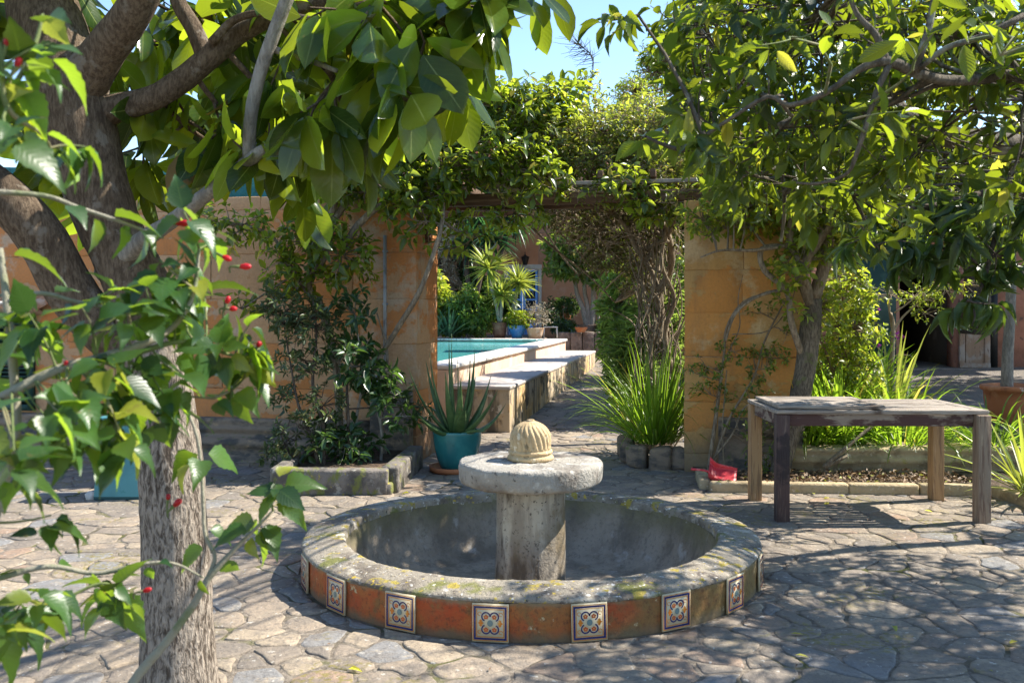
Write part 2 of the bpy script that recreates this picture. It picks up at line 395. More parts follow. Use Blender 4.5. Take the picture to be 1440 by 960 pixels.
def block_wall_mat(name, bright, orange, pale, plaster=0.0, extra_tone=True, soot=.3):
    """soft sandstone blocks (real blocks in the mesh) with the remains of an orange render"""
    t = Mt(name); xyz = t.z(); rnd = t.n('ShaderNodeNewGeometry').outputs['Random Per Island']
    col = t.mix(t.math('FRACT', t.math('MULTIPLY', rnd, 17.3)), bright, tuple(x * .85 for x in bright))
    pn = t.noise(1.1, 8, t.vec((1, 1, 1.5), (3, 1, 0)), .64)
    pl = t.ramp(t.math('ADD', pn, t.math('MULTIPLY', t.math('FRACT', t.math('MULTIPLY', rnd, 5.9)), .09)), .565 - plaster, .585 - plaster)
    col = t.mix(pl, col, orange)
    col = t.mix(t.ramp(t.noise(2.6, 7, t.vec(loc=(9, 9, 1)), .65), .55, .66), col, pale)
    col = t.mix(t.math('MULTIPLY', t.ramp(t.noise(4, 7, t.vec((1, 1, .3), (2, 5, 8)), .68), .48, .74), soot), col, (.13, .095, .07))
    col = t.mix(t.math('MULTIPLY', t.ramp(t.noise(11, 6, t.vec(loc=(3, 3, 3)), .7), .56, .7), .45), col, tuple(x * .5 for x in orange))
    col = t.mix(t.math('MULTIPLY', t.ramp(t.noise(48, 5, rough=.7), .4, .7), .35), col, tuple(x * .55 for x in bright))
    if extra_tone:
        low = t.ramp(t.math('ADD', xyz[2], t.math('MULTIPLY', t.noise(3), -.6)), -.15, .25, 1, 0)  # darker brown towards the foot of the wall
        col = t.mix(t.math('MULTIPLY', low, .7), col, (.13, .11, .085))
    nr = t.bump(pl, .5, .008); nr = t.bump(t.noise(60, 6, rough=.7), .5, .01, nr); nr = t.bump(t.noise(7, 6), .6, .03, nr)
    return t.fin(col, .9, nr, .12)

def blocks(s0, s1, t0, t1, heights, bw, z0=-.05, gap=.003, jit=.0022, seed=3):
    """a wall of separate bevelled blocks round a mortar core"""
    r = np.random.default_rng(seed); m = MB(); z = z0
    for h in heights:
        x = s1
        while x > s0 + 1e-6:
            w = r.uniform(*bw); nx = x - w
            if nx < s0 + bw[0] * .5: nx = s0
            dy = r.normal(0, .0035)
            m.box(((x + nx) / 2, (t0 + t1) / 2, z + h / 2), (x - nx - gap, t1 - t0 + dy, h - gap), jit=jit); x = nx
        z += h
    m.box(((s0 + s1) / 2, (t0 + t1) / 2, (z0 + z) / 2 - .01), (s1 - s0 - .016, t1 - t0 - .016, z - z0 - .03), mi=1)
    return m

def bark_mat(name, a, b, lichen=None, sc=1.0, vert=9.0):
    t = Mt(name); n1 = t.noise(11 * sc, 7, t.vec((vert / 2, vert / 2, 1.2)), .7); n2 = t.noise(3 * sc, 5); n3 = t.noise(60 * sc, 4)
    col = t.mix(t.ramp(n1, .35, .65), a, b); col = t.mix(t.math('MULTIPLY', t.ramp(n2, .4, .7), .5), col, tuple(x * .55 for x in a))
    if lichen: col = t.mix(t.math('MULTIPLY', t.ramp(t.noise(7 * sc, 6, t.vec(loc=(5, 5, 5))), .56, .64), .8), col, lichen)
    nr = t.bump(n1, .9, .02); nr = t.bump(n3, .5, .006, nr)
    return t.fin(col, .88, nr, .2)
# ================================================================== materials
M = {}
M['paving'] = mortar_mat(); M['stone'] = stone_mat()
M['gravel'] = surf('gravel', (.26, .22, .18), [((.14, .13, .12), 40, .45, .6), ((.5, .46, .42), 55, .6, .7), ((.17, .15, .12), 1.5, .45, .7)], [(45, 1.0, (1, 1, 1), .04), (12, .4)])
M['soil'] = surf('soil', (.09, .06, .04), [((.19, .13, .08), 16, .5, .65), ((.04, .03, .02), 6, .5, .7)], [(25, 1.0, (1, 1, 1), .05)])
M['earth'] = surf('earth', (.2, .17, .11), [((.12, .13, .05), 2, .45, .6)], [(10, .6)])
M['wall'] = block_wall_mat('rendered_wall', (.55, .33, .18), (.56, .23, .08), (.50, .37, .26), plaster=.03)
M['mortar'] = surf('wall_mortar', (.42, .27, .14), [((.12, .1, .08), 9, .5, .66)], [(40, .6)])
M['pier'] = block_wall_mat('sandstone_pier', (.56, .33, .12), (.55, .25, .07), (.56, .39, .2), soot=.45)
M['plinth'] = surf('plinth_stone', (.24, .18, .13), [((.09, .08, .07), 4, .45, .62, (1, 1, 2)), ((.36, .25, .15), 7, .56, .7), ((.14, .15, .06), 9, .6, .68)], [(18, .8), (60, .4, (1, 1, 1), .01)])
M['lichen_stone'] = surf('lichen_concrete', (.27, .235, .185), [((.14, .115, .09), 3.4, .45, .62), ((.46, .42, .35), 6.5, .56, .68), ((.12, .10, .085), 16, .57, .68),
    ((.32, .25, .05), 7, .585, .63), ((.16, .16, .05), 4, .56, .66), ((.45, .32, .05), 24, .62, .66), ((.6, .57, .52), 34, .6, .68), ((.07, .06, .045), 55, .58, .68)], [(14, .2, (1, 1, 1), .01), (50, .8, (1, 1, 1), .012), (130, .5, (1, 1, 1), .006)])
def rim_wall():
    t = Mt('red_render'); z = t.z()[2]; xs = t.z()[0]
    c = t.mix(t.ramp(t.noise(4, 6), .4, .62), (.36, .062, .018), (.36, .11, .028))
    olive = t.ramp(t.math('ADD', t.math('MULTIPLY', xs, .26), t.noise(2.2, 6)), .40, .80)
    c = t.mix(olive, c, (.18, .12, .04))
    c = t.mix(t.math('MULTIPLY', t.ramp(t.noise(9, 6, t.vec((1, 1, .8), (4, 4, 4)), .7), .48, .68), .8), c, (.17, .11, .04))
    c = t.mix(t.ramp(t.noise(13, 7, t.vec(loc=(7, 1, 4)), .7), .6, .66), c, (.45, .35, .2))
    c = t.mix(t.math('MULTIPLY', t.ramp(t.noise(42, 6, rough=.75), .48, .68), .75), c, (.10, .04, .02))
    edge = t.ramp(t.math('ADD', z, t.math('MULTIPLY', t.noise(12), .06)), .175, .215)
    c = t.mix(t.math('MULTIPLY', edge, .9), c, (.2, .17, .1))
    low = t.ramp(t.math('ADD', z, t.math('MULTIPLY', t.noise(9), -.08)), -.03, .02, 1, 0)
    c = t.mix(t.math('MULTIPLY', low, .8), c, (.13, .1, .06))
    nr = t.bump(t.noise(25, 6), .5, .015); nr = t.bump(t.noise(80, 4), .3, .006, nr)
    return t.fin(c, .75, nr, .3)
M['red'] = rim_wall()
def basin_mat():
    t = Mt('basin_cement'); z = t.z()[2]
    c = t.mix(t.ramp(t.noise(3, 6, t.vec((1, 1, .7))), .4, .62), (.34, .28, .21), (.21, .17, .125))
    c = t.mix(t.ramp(t.noise(5, 7, t.vec(loc=(1, 6, 2))), .58, .68), c, (.40, .355, .30))
    c = t.mix(t.math('MULTIPLY', t.ramp(t.math('ADD', z, t.math('MULTIPLY', t.noise(4, 5), .3)), .15, .33), .75), c, (.13, .12, .05))
    c = t.mix(t.math('MULTIPLY', t.ramp(t.noise(9, 6, t.vec((1, 1, .35), (5, 5, 0)), .7), .5, .68), .6), c, (.13, .11, .085)); c = t.mix(t.math('MULTIPLY', t.ramp(t.noise(40, 5, rough=.7), .5, .68), .4), c, (.1, .085, .065))
    return t.fin(c, .85, t.bump(t.noise(22, 7), .45, .02), .2)
M['basin'] = basin_mat()
M['column'] = surf('column_stone', (.25, .215, .17), [((.40, .36, .29), 5, .5, .6, (1, 1, .2)), ((.10, .08, .06), 6, .52, .62, (1, 1, .3)), ((.10, .085, .07), 45, .56, .68), ((.17, .13, .08), 3, .5, .65), ((.05, .045, .04), 25, .64, .69)], [(14, .5, (1, 1, .6)), (60, .6, (1, 1, 1), .012)])
M['dish'] = surf('dish_stone', (.34, .315, .275), [((.18, .155, .13), 4, .46, .66), ((.5, .47, .42), 11, .56, .68), ((.14, .12, .1), 24, .6, .68), ((.3, .27, .18), 3, .6, .7)], [(18, .35), (55, .9, (1, 1, 1), .014)])
M['finial'] = surf('sandstone_finial', (.50, .37, .21), [((.36, .25, .13), 9, .48, .66), ((.7, .6, .43), 20, .58, .7), ((.22, .17, .1), 14, .64, .72)], [(60, .5, (1, 1, 1), .01)])
M['trough'] = surf('trough_stone', (.19, .165, .14), [((.09, .08, .07), 5, .45, .62), ((.3, .28, .24), 12, .58, .68), ((.16, .17, .05), 5, .52, .62, (2, 1, 1)), ((.33, .27, .06), 14, .63, .67)], [(16, .8), (50, .6, (1, 1, 1), .015)])
M['kerb'] = surf('kerb_stone', (.42, .33, .2), [((.26, .2, .12), 6, .48, .64), ((.36, .31, .08), 9, .6, .68), ((.55, .48, .36), 22, .6, .7)], [(20, .6), (60, .5, (1, 1, 1), .01)])
M['coping'] = surf('coping_stone', (.62, .58, .53), [((.42, .36, .3), 5, .52, .68), ((.25, .2, .17), 11, .6, .7)], [(24, .3)])
M['bench_top'] = surf('bench_cement', (.46, .41, .37), [((.33, .29, .26), 4, .5, .66), ((.22, .19, .16), 12, .6, .7)], [(24, .35)])
M['bench'] = surf('bench_plaster', (.47, .37, .25), [((.55, .35, .15), 1.6, .45, .6), ((.13, .11, .08), 6, .47, .62, (1, 1, .22)), ((.1, .08, .06), 3.5, .54, .66), ((.62, .55, .45), 9, .58, .7)], [(20, .4)])
M['poolwall'] = surf('pool_plaster', (.62, .42, .29), [((.62, .5, .4), 2, .5, .66, (1, 1, .3)), ((.3, .2, .14), 8, .56, .7, (1, 1, .25))], [(20, .35)])
def tiles(name, a, b, s, rough=.3):
    t = Mt(name); xyz = t.z(); cx = t.n('ShaderNodeCombineXYZ'); t.set(cx.inputs[0], t.math('ADD', xyz[0], xyz[1])); t.set(cx.inputs[1], xyz[2])
    k = t.n('ShaderNodeTexBrick', offset=0.0); t.set(k.inputs['Vector'], cx.outputs[0]); k.inputs['Scale'].default_value = 1; k.inputs['Brick Width'].default_value = s
    k.inputs['Row Height'].default_value = s; k.inputs['Mortar Size'].default_value = s * .06; k.inputs['Color1'].default_value = (*a, 1); k.inputs['Color2'].default_value = (*b, 1)
    k.inputs['Mortar'].default_value = (.6, .62, .58, 1)
    return t.fin(k.outputs[0], rough, None, .5)
M['mosaic'] = tiles('green_mosaic', (.36, .5, .4), (.42, .55, .45), .05)
M['pooltile'] = surf('pool_lining', (.25, .62, .60), [((.2, .52, .52), 1.2, .4, .6)], [(8, .1)], rough=.3)
def water_mat():
    t = Mt('pool_water'); nr = t.bump(t.noise(5, 3), .12, .03)
    t.fin((.18, .72, .70), .04, nr, .4, Transmission_Weight=.3, IOR=1.33); return t.m
M['water'] = water_mat()
M['weathered'] = surf('weathered_planks', (.36, .31, .26), [((.20, .16, .13), 5, .42, .62, (.6, 9, 9)), ((.5, .45, .39), 8, .56, .68, (.5, 11, 11)), ((.12, .085, .065), 3, .58, .66)], [(9, .8, (1, 14, 14), .01), (50, .3, (1, 1, 1), .005)], rough=.8)
M['apron'] = surf('flaking_apron', (.27, .215, .17), [((.085, .045, .04), 5, .46, .54, (.6, 1, 1.6)), ((.4, .35, .28), 9, .6, .7, (.5, 6, 6))], [(9, .7, (1, 12, 12), .01)], rough=.75)
M['leg_dark'] = surf('dark_leg', (.075, .045, .04), [((.16, .11, .085), 6, .5, .66, (9, 9, .7)), ((.03, .02, .02), 5, .5, .6)], [(9, .8, (14, 14, 1), .01)], rough=.65)
M['leg_warm'] = surf('warm_leg', (.38, .23, .11), [((.24, .14, .07), 6, .46, .64, (9, 9, .7)), ((.46, .31, .18), 8, .6, .7, (9, 9, .6))], [(9, .7, (14, 14, 1), .01)], rough=.65)
M['leg_grey'] = surf('grey_leg', (.27, .2, .14), [((.16, .1, .07), 6, .46, .64, (9, 9, .7)), ((.37, .29, .2), 8, .58, .7, (9, 9, .6))], [(9, .8, (14, 14, 1), .01)], rough=.7)
M['beam'] = surf('beam_wood', (.11, .065, .04), [((.2, .13, .08), 5, .5, .66, (.6, 8, 8))], [(9, .6, (1, 12, 12), .01)])
M['rail'] = surf('pale_rail', (.36, .31, .26), [((.2, .16, .12), 6, .5, .66)], [(30, .3)])
M['bark_fig'] = bark_mat('fig_bark', (.085, .058, .038), (.21, .155, .105), (.25, .21, .165), sc=1.6)
def fig_trunk():
    t = Mt('fig_trunk_bark')
    wv = t.noise(85, 4, t.vec((1, 1, .3)), .6, .6)
    n1 = t.noise(24, 7, t.vec((1, 1, .4)), .7); n2 = t.noise(4, 5, t.vec((1, 1, .5)))
    f = t.math('ADD', t.math('MULTIPLY', wv, .9), t.math('MULTIPLY', n1, .5))
    c = t.mix(t.ramp(f, .55, .82), (.08, .06, .045), (.36, .30, .24)); c = t.mix(t.math('MULTIPLY', t.ramp(n2, .42, .66), .5), c, (.2, .17, .14))
    nr = t.bump(f, 1.0, .02); nr = t.bump(n2, .5, .03, nr)
    return t.fin(c, .9, nr, .15)
M['bark_trunk'] = fig_trunk()
M['bark_gnarled'] = bark_mat('gnarled_bark', (.075, .06, .045), (.24, .2, .145), (.13, .14, .06), sc=1.3, vert=12)
M['bark_citrus'] = bark_mat('citrus_bark', (.08, .065, .045), (.19, .16, .12), (.3, .31, .24))
M['bark_vine'] = bark_mat('vine_bark', (.16, .12, .08), (.34, .28, .2), None)
M['bark_dark'] = bark_mat('dark_bark', (.06, .045, .035), (.15, .12, .09), None)
M['bark_grey'] = bark_mat('grey_bark', (.2, .18, .15), (.36, .33, .28), None)
M['twig'] = surf('twig', (.17, .12, .075), [((.28, .22, .15), 9, .5, .6)], [(60, .2)])
M['twig_dry'] = surf('dry_twig', (.33, .26, .18), [((.2, .14, .09), 9, .5, .6)], [(60, .2)])
M['stem_green'] = surf('green_stem', (.12, .15, .05), [((.2, .18, .1), 12, .5, .6)], [(60, .2)])
M['stem_grey'] = surf('grey_stem', (.25, .23, .17), [((.15, .17, .08), 12, .5, .65)], [(60, .4)])
L = {}
L['fig'] = leafmat('fig_leaf', (.018, .05, .014), (.07, .135, .024), (.52, .66, .03), .48, .2, odd=(.2, .13, .02), oddp=.03, vb=.04, tlo=.12, thi=1.4, rib=(.42, .48, .14))
L['citrus'] = leafmat('citrus_leaf', (.022, .055, .014), (.055, .105, .022), (.40, .50, .02), .45, .3, tlo=.22, thi=1.35, odd=(.34, .32, .03), oddp=.05, rib=(.16, .22, .05))
L['hibiscus'] = leafmat('hibiscus_leaf', (.018, .06, .018), (.055, .13, .028), (.36, .54, .03), .42, .36, vb=.07, tlo=.12, thi=1.4, odd=(.24, .26, .03), oddp=.05, rib=(.1, .18, .05))
L['vine'] = leafmat('vine_leaf', (.04, .085, .022), (.11, .17, .035), (.55, .68, .04), .52, .27, tlo=.3, thi=1.3, odd=(.32, .28, .04), oddp=.05, veins=False)
L['vine_fine'] = leafmat('fine_vine_leaf', (.06, .095, .03), (.14, .18, .05), (.55, .62, .06), .5, .34, odd=(.28, .22, .06), oddp=.1, veins=False)
L['vine_dry'] = leafmat('dry_vine_leaf', (.06, .055, .025), (.12, .1, .045), (.2, .18, .04), .35, .6, odd=(.2, .25, .03), oddp=.2, veins=False)
L['dark'] = leafmat('dark_leaf', (.025, .06, .022), (.055, .11, .035), (.16, .3, .04), .3, .3, odd=(.12, .2, .03), oddp=.06, veins=False)
L['pitto'] = leafmat('grey_green_leaf', (.055, .085, .04), (.11, .15, .06), (.18, .26, .06), .33, .4, odd=(.2, .19, .07), oddp=.05, veins=False)
L['lime'] = leafmat('lime_leaf', (.09, .15, .02), (.17, .22, .03), (.5, .62, .04), .5, .4, odd=(.4, .38, .04), oddp=.12, veins=False)
L['oleander'] = leafmat('lance_leaf', (.07, .12, .045), (.15, .21, .07), (.40, .55, .08), .45, .36, veins=False)
L['bush'] = leafmat('bush_leaf', (.055, .11, .03), (.13, .19, .045), (.38, .52, .05), .45, .33, odd=(.3, .34, .05), oddp=.06, veins=False)
L['loquat'] = leafmat('long_dark_leaf', (.035, .065, .022), (.07, .12, .032), (.24, .36, .03), .35, .35, rib=(.14, .18, .07))
L['blade'] = leafmat('strap_leaf', (.07, .14, .02), (.14, .22, .03), (.45, .70, .04), .48, .32, odd=(.4, .32, .06), oddp=.04, veins=False)
L['blade_y'] = leafmat('variegated_blade', (.22, .26, .04), (.4, .4, .08), (.6, .65, .1), .45, .35, veins=False)
L['yucca'] = leafmat('yucca_blade', (.11, .18, .04), (.42, .44, .08), (.6, .66, .08), .35, .35, veins=False)
L['blue_blade'] = leafmat('blue_blade', (.07, .1, .06), (.13, .17, .09), (.12, .2, .06), .25, .4, veins=False)
L['palm'] = leafmat('palm_blade', (.02, .07, .04), (.05, .12, .06), (.1, .28, .06), .3, .3, veins=False)
L['grey'] = leafmat('feathery_leaf', (.32, .27, .2), (.48, .42, .32), (.45, .38, .25), .35, .6, veins=False)
L['litter'] = leafmat('dry_leaf', (.11, .06, .03), (.3, .19, .1), (.2, .12, .05), .15, .6, odd=(.3, .3, .05), oddp=.06, veins=False)
L['aloe'] = surf('aloe_skin', (.06, .12, .04), [((.12, .19, .065), 9, .45, .65), ((.13, .12, .05), 5, .62, .7)], [(30, .1)], rough=.42, spec=.4)
M['terracotta'] = surf('terracotta', (.46, .17, .07), [((.55, .26, .13), 5, .5, .68), ((.3, .11, .05), 9, .56, .7), ((.6, .45, .35), 13, .66, .72)], [(30, .2)], rough=.8)
M['terra_pale'] = surf('pale_terracotta', (.5, .33, .2), [((.6, .48, .36), 6, .5, .66)], [(30, .2)], rough=.85)
M['teal_glaze'] = surf('teal_glaze', (.02, .145, .15), [((.035, .19, .185), 6, .45, .65), ((.02, .13, .13), 16, .62, .7)], [(10, .08)], rough=.25, spec=.5)
M['blue_glaze'] = surf('blue_glaze', (.03, .16, .42), [((.05, .25, .5), 5, .5, .65)], [(10, .08)], rough=.2, spec=.5)
M['brown_plastic'] = surf('brown_plastic', (.11, .055, .035), [((.16, .09, .06), 8, .5, .6)], [(30, .1)], rough=.5)
M['teal_paint'] = surf('teal_paint', (.06, .20, .22), [((.075, .24, .26), 3, .45, .62), ((.05, .2, .21), 16, .63, .7)], [(30, .12)], rough=.5)
M['dark_teal'] = surf('dark_teal', (.02, .07, .075), [], [(30, .1)], rough=.6)
M['shutter'] = surf('green_shutter', (.02, .06, .05), [((.035, .09, .07), 7, .5, .66)], [(40, .15)], rough=.5)
M['net'] = surf('shade_net', (.02, .15, .17), [((.06, .27, .26), 3, .5, .66, (1, 1, 2)), ((.02, .09, .1), 14, .55, .68)], [(120, .5), (3, .6, (1, 1, 1), .2)], rough=.7)
M['metal'] = surf('grey_metal', (.32, .34, .36), [((.2, .21, .22), 8, .5, .65)], [(20, .1)], rough=.45, Metallic=.2)
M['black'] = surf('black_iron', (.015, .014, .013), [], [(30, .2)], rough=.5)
M['glass'] = surf('dark_glass', (.02, .025, .03), [], [(3, .02)], rough=.08, spec=.7)
M['house'] = surf('salmon_render', (.72, .36, .22), [((.66, .32, .19), 2, .45, .65), ((.74, .42, .29), 5, .55, .7)], [(40, .15)])
M['blue_paint'] = surf('blue_paint', (.22, .45, .92), [((.26, .5, .94), 5, .5, .66)], [(30, .1)], rough=.5)
M['whitewash'] = surf('whitewash', (.62, .56, .49), [((.5, .42, .35), 4, .5, .66)], [(30, .2)])
M['rooftile'] = surf('roof_tile', (.5, .25, .13), [((.62, .42, .28), 7, .5, .66), ((.24, .14, .1), 10, .6, .7)], [(20, .4)])
M['pink_wall'] = surf('pink_render', (.46, .22, .16), [((.35, .17, .12), 2, .45, .64), ((.52, .38, .32), 5, .58, .7), ((.16, .11, .1), 7, .6, .7)], [(18, .5)])
M['old_wood'] = surf('old_door_wood', (.3, .2, .14), [((.36, .3, .26), 4, .48, .62), ((.12, .08, .06), 7, .58, .68, (6, 6, 1))], [(12, .5, (8, 8, 1), .01)])
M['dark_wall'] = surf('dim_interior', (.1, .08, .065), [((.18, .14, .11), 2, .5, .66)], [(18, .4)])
M['border_stone'] = surf('border_stone', (.26, .2, .16), [((.14, .11, .09), 5, .46, .62), ((.36, .3, .24), 8, .58, .68)], [(14, .7)])
M['red_plastic'] = surf('red_plastic', (.55, .045, .06), [((.62, .16, .16), 14, .56, .68)], [(20, .06)], rough=.4, spec=.4)
M['rock'] = surf('pale_rock', (.45, .42, .38), [((.3, .27, .24), 8, .5, .66)], [(14, .8)])
M['cream'] = surf('tile_cream', (.56, .47, .31), [((.46, .37, .23), 20, .5, .7)], [(20, .05)], rough=.45, spec=.3)
M['t_blue'] = surf('tile_blue', (.022, .022, .10), [((.045, .04, .15), 40, .5, .7)], [(20, .05)], rough=.25, spec=.5)
M['t_orange'] = surf('tile_orange', (.55, .17, .02), [((.66, .32, .07), 40, .5, .7)], [(20, .05)], rough=.25, spec=.5)
M['t_rust'] = surf('tile_rust', (.5, .1, .025), [((.58, .2, .04), 40, .5, .7)], [(20, .05)], rough=.25, spec=.5)
M['t_grey'] = surf('tile_grey', (.15, .21, .2), [], [(20, .05)], rough=.25, spec=.5)
M['petal_red'] = leafmat('petal_red', (.5, .01, .015), (.65, .02, .03), (.7, .03, .03), .35, .4, veins=False)
M['petal_pink'] = leafmat('petal_pink', (.5, .05, .4), (.65, .1, .5), (.6, .1, .5), .35, .5, veins=False)
M['white'] = surf('white_paint', (.7, .7, .68), [((.55, .54, .5), 9, .55, .7)], [(20, .1)], rough=.5)

# ================================================================== frame of the gate: s along the wall, t up the garden path
AZ = R(11.0); U = np.array([math.sin(AZ), math.cos(AZ)]); Vv = np.array([math.cos(AZ), -math.sin(AZ)]); O0 = np.array([-.9, 8.88])
def ST(s, t, z=0.0):
    q = O0 + s * Vv + t * U; return np.array([q[0], q[1], z])
def sol(px, t):                                         # s on the line of constant t under a pixel column
    p = (px - CX) / F; b = O0 + t * U
    return (p * b[1] - b[0]) / (Vv[0] - p * Vv[1])
def terrain(x, y):
    t = (x - O0[0]) * U[0] + (y - O0[1]) * U[1]; s = (x - O0[0]) * Vv[0] + (y - O0[1]) * Vv[1]
    return np.clip((t - 2.3) * .0235, 0, .33)

# ------------------------------------------------------------------ ground
def sheet(name, xs, ys, mat, fn, kind='structure'):
    X, Y = np.meshgrid(xs, ys); Z = fn(X, Y); V = np.stack([X, Y, Z], -1).reshape(-1, 3); n = len(xs)
    q = [(j * n + i, j * n + i + 1, (j + 1) * n + i + 1, (j + 1) * n + i) for j in range(len(ys) - 1) for i in range(n - 1)]
    return tag(raw_object(name, V, [np.array(q)], [mat], smooth=True), kind=kind)
FC = np.array([.105, 5.36]); FO, FI = 1.277, 1.04          # fountain centre, outer and inner radius
sheet('ground', np.linspace(-400, 400, 41), np.linspace(-200, 600, 51), M['earth'], lambda x, y: -.35 + 0 * x)
def paving():
    a = 1.45; x0, x1, y0, y1 = FC[0] - a, FC[0] + a, FC[1] - a, FC[1] + a
    xs = np.unique(np.concatenate([[-45, -25, -12], np.linspace(-9, x0, 12), np.linspace(x0, x1, 9), np.linspace(x1, 9, 12), [14, 25, 45]]).round(5))
    ys = np.unique(np.concatenate([[-16, -8], np.linspace(-4, y0, 8), np.linspace(y0, y1, 9), np.linspace(y1, 26, 40), [32, 45, 60]]).round(5))
    X, Y = np.meshgrid(xs, ys); V = np.stack([X, Y, terrain(X, Y)], -1).reshape(-1, 3); n = len(xs); q = []
    for j in range(len(ys) - 1):
        for i in range(n - 1):
            cx, cy = (xs[i] + xs[i + 1]) / 2, (ys[j] + ys[j + 1]) / 2
            if x0 < cx < x1 and y0 < cy < y1: continue
            q.append((j * n + i, j * n + i + 1, (j + 1) * n + i + 1, (j + 1) * n + i))
    m = 8; sq = [(x0 + 2 * a * k / m, y0) for k in range(m)] + [(x1, y0 + 2 * a * k / m) for k in range(m)] + [(x1 - 2 * a * k / m, y1) for k in range(m)] + [(x0, y1 - 2 * a * k / m) for k in range(m)]
    ring = []
    for x, y in sq:
        d = np.array([x, y]) - FC; d = d / np.linalg.norm(d) * 1.12 + FC; ring.append((d[0], d[1], 0))
    k0 = len(V); V = np.vstack([V, [(x, y, 0) for x, y in sq], ring]); k = len(sq)
    q += [(k0 + i, k0 + (i + 1) % k, k0 + k + (i + 1) % k, k0 + k + i) for i in range(k)]
    return V, np.array(q)
def poly_cells():
    r = np.random.default_rng(21); g = .18; cells = []
    xs = np.arange(-7.5, 8.2, g); ys = np.arange(2.4, 21.5, g); pts = {}
    for i, x in enumerate(xs):
        for j, y in enumerate(ys):
            if r.random() < .27: continue
            px = x + r.uniform(-.47, .47) * g; py = y + r.uniform(-.47, .47) * g
            s_ = (px - O0[0]) * Vv[0] + (py - O0[1]) * Vv[1]; t_ = (px - O0[0]) * U[0] + (py - O0[1]) * U[1]
            if t_ > .6 and not (-.7 < s_ < 3.2): continue
            if t_ > -.1 and s_ > 3.6: continue
            pts[(i, j)] = (px, py)
    for (i, j), c in pts.items():
        if math.hypot(c[0] - FC[0], c[1] - FC[1]) < 1.2: continue
        poly = [(c[0] - .6, c[1] - .6), (c[0] + .6, c[1] - .6), (c[0] + .6, c[1] + .6), (c[0] - .6, c[1] + .6)]
        for di in range(-3, 4):
            for dj in range(-3, 4):
                q = pts.get((i + di, j + dj))
                if q is None or (di == 0 and dj == 0): continue
                mx, my = (c[0] + q[0]) / 2, (c[1] + q[1]) / 2; nx, ny = q[0] - c[0], q[1] - c[1]
                d = [(p[0] - mx) * nx + (p[1] - my) * ny for p in poly]
                if max(d) <= 0: continue
                out = []
                for k in range(len(poly)):
                    a_, b_ = poly[k], poly[(k + 1) % len(poly)]; da, db = d[k], d[(k + 1) % len(poly)]
                    if da <= 0: out.append(a_)
                    if (da < 0 < db) or (db < 0 < da):
                        f = da / (da - db); out.append((a_[0] + (b_[0] - a_[0]) * f, a_[1] + (b_[1] - a_[1]) * f))
                poly = out
        if len(poly) >= 3: cells.append((c, poly))
    return cells
def paving_stones(V0, q0):
    r = np.random.default_rng(8); V = [V0]; n = len(V0); quads = [q0]; tris = []
    def warp(p):
        x, y = p[:, 0], p[:, 1]
        return p + np.stack([.028 * np.sin(y * 9 + 2 * np.sin(x * 5)) + .010 * np.sin(y * 31 + x * 17) + .005 * np.sin(y * 67 - x * 41), .028 * np.sin(x * 8 + 2 * np.sin(y * 6)) + .010 * np.sin(x * 29 - y * 19) + .005 * np.sin(x * 71 + y * 37)], 1)
    for c, poly in poly_cells():
        P2 = []
        for k in range(len(poly)):
            a_, b_ = np.array(poly[k]), np.array(poly[(k + 1) % len(poly)]); m = max(1, int(np.linalg.norm(b_ - a_) / .035))
            if np.linalg.norm(b_ - a_) < .012: continue
            P2 += [a_ + (b_ - a_) * i / m for i in range(m)]
        P2 = np.array(P2)
        if len(P2) < 5: continue
        P2 = warp(P2)
        for _ in range(1): P2 = (P2 + .35 * (np.roll(P2, 1, 0) + np.roll(P2, -1, 0))) / 1.7      # worn corners
        ce = P2.mean(0); d = P2 - ce; ln = np.linalg.norm(d, axis=1, keepdims=True); sz = ln.mean()
        h = r.uniform(.0025, .009); tilt = r.normal(0, .014, 2); gap = r.uniform(.004, .010)
        rings = []
        for ins, z in ((gap, -.006), (gap + .002, h - .004), (gap + .008, h - .001), (gap + .02, h)):
            p = ce + d * np.clip(1 - ins / ln, .2, 1)
            dd = p - FC; rr = np.linalg.norm(dd, axis=1, keepdims=True); p = np.where(rr < 1.29, FC + dd / rr * 1.29, p)
            zz = terrain(p[:, 0], p[:, 1]) + z + (((p - ce) @ tilt) + r.normal(0, .0008, len(p)) if z > 0 else 0)
            rings.append(np.column_stack([p, zz]))
        k = len(P2); top = rings[-1].mean(0)
        V += rings + [top[None]]
        idx = np.arange(k)
        for a_ in range(3): quads.append(np.stack([n + a_ * k + idx, n + a_ * k + (idx + 1) % k, n + (a_ + 1) * k + (idx + 1) % k, n + (a_ + 1) * k + idx], 1))
        tris.append(np.stack([n + 3 * k + idx, n + 3 * k + (idx + 1) % k, np.full(k, n + 4 * k)], 1))
        n += 4 * k + 1
    Q = np.vstack(quads); T = np.vstack(tris); mi = np.ones(len(Q) + len(T), np.int32); mi[:len(q0)] = 0
    return tag(raw_object('paving', np.vstack(V), [Q, T], [M['paving'], M['stone']], mi=mi, smooth=True), kind='structure')
paving_stones(*paving())
sheet('courtyard_gravel', np.linspace(3.0, 24, 30), np.linspace(8.5, 30, 30), M['gravel'], lambda x, y: terrain(x, y) + .02 + .17 * np.clip((y - 9) / 8, 0, 1))
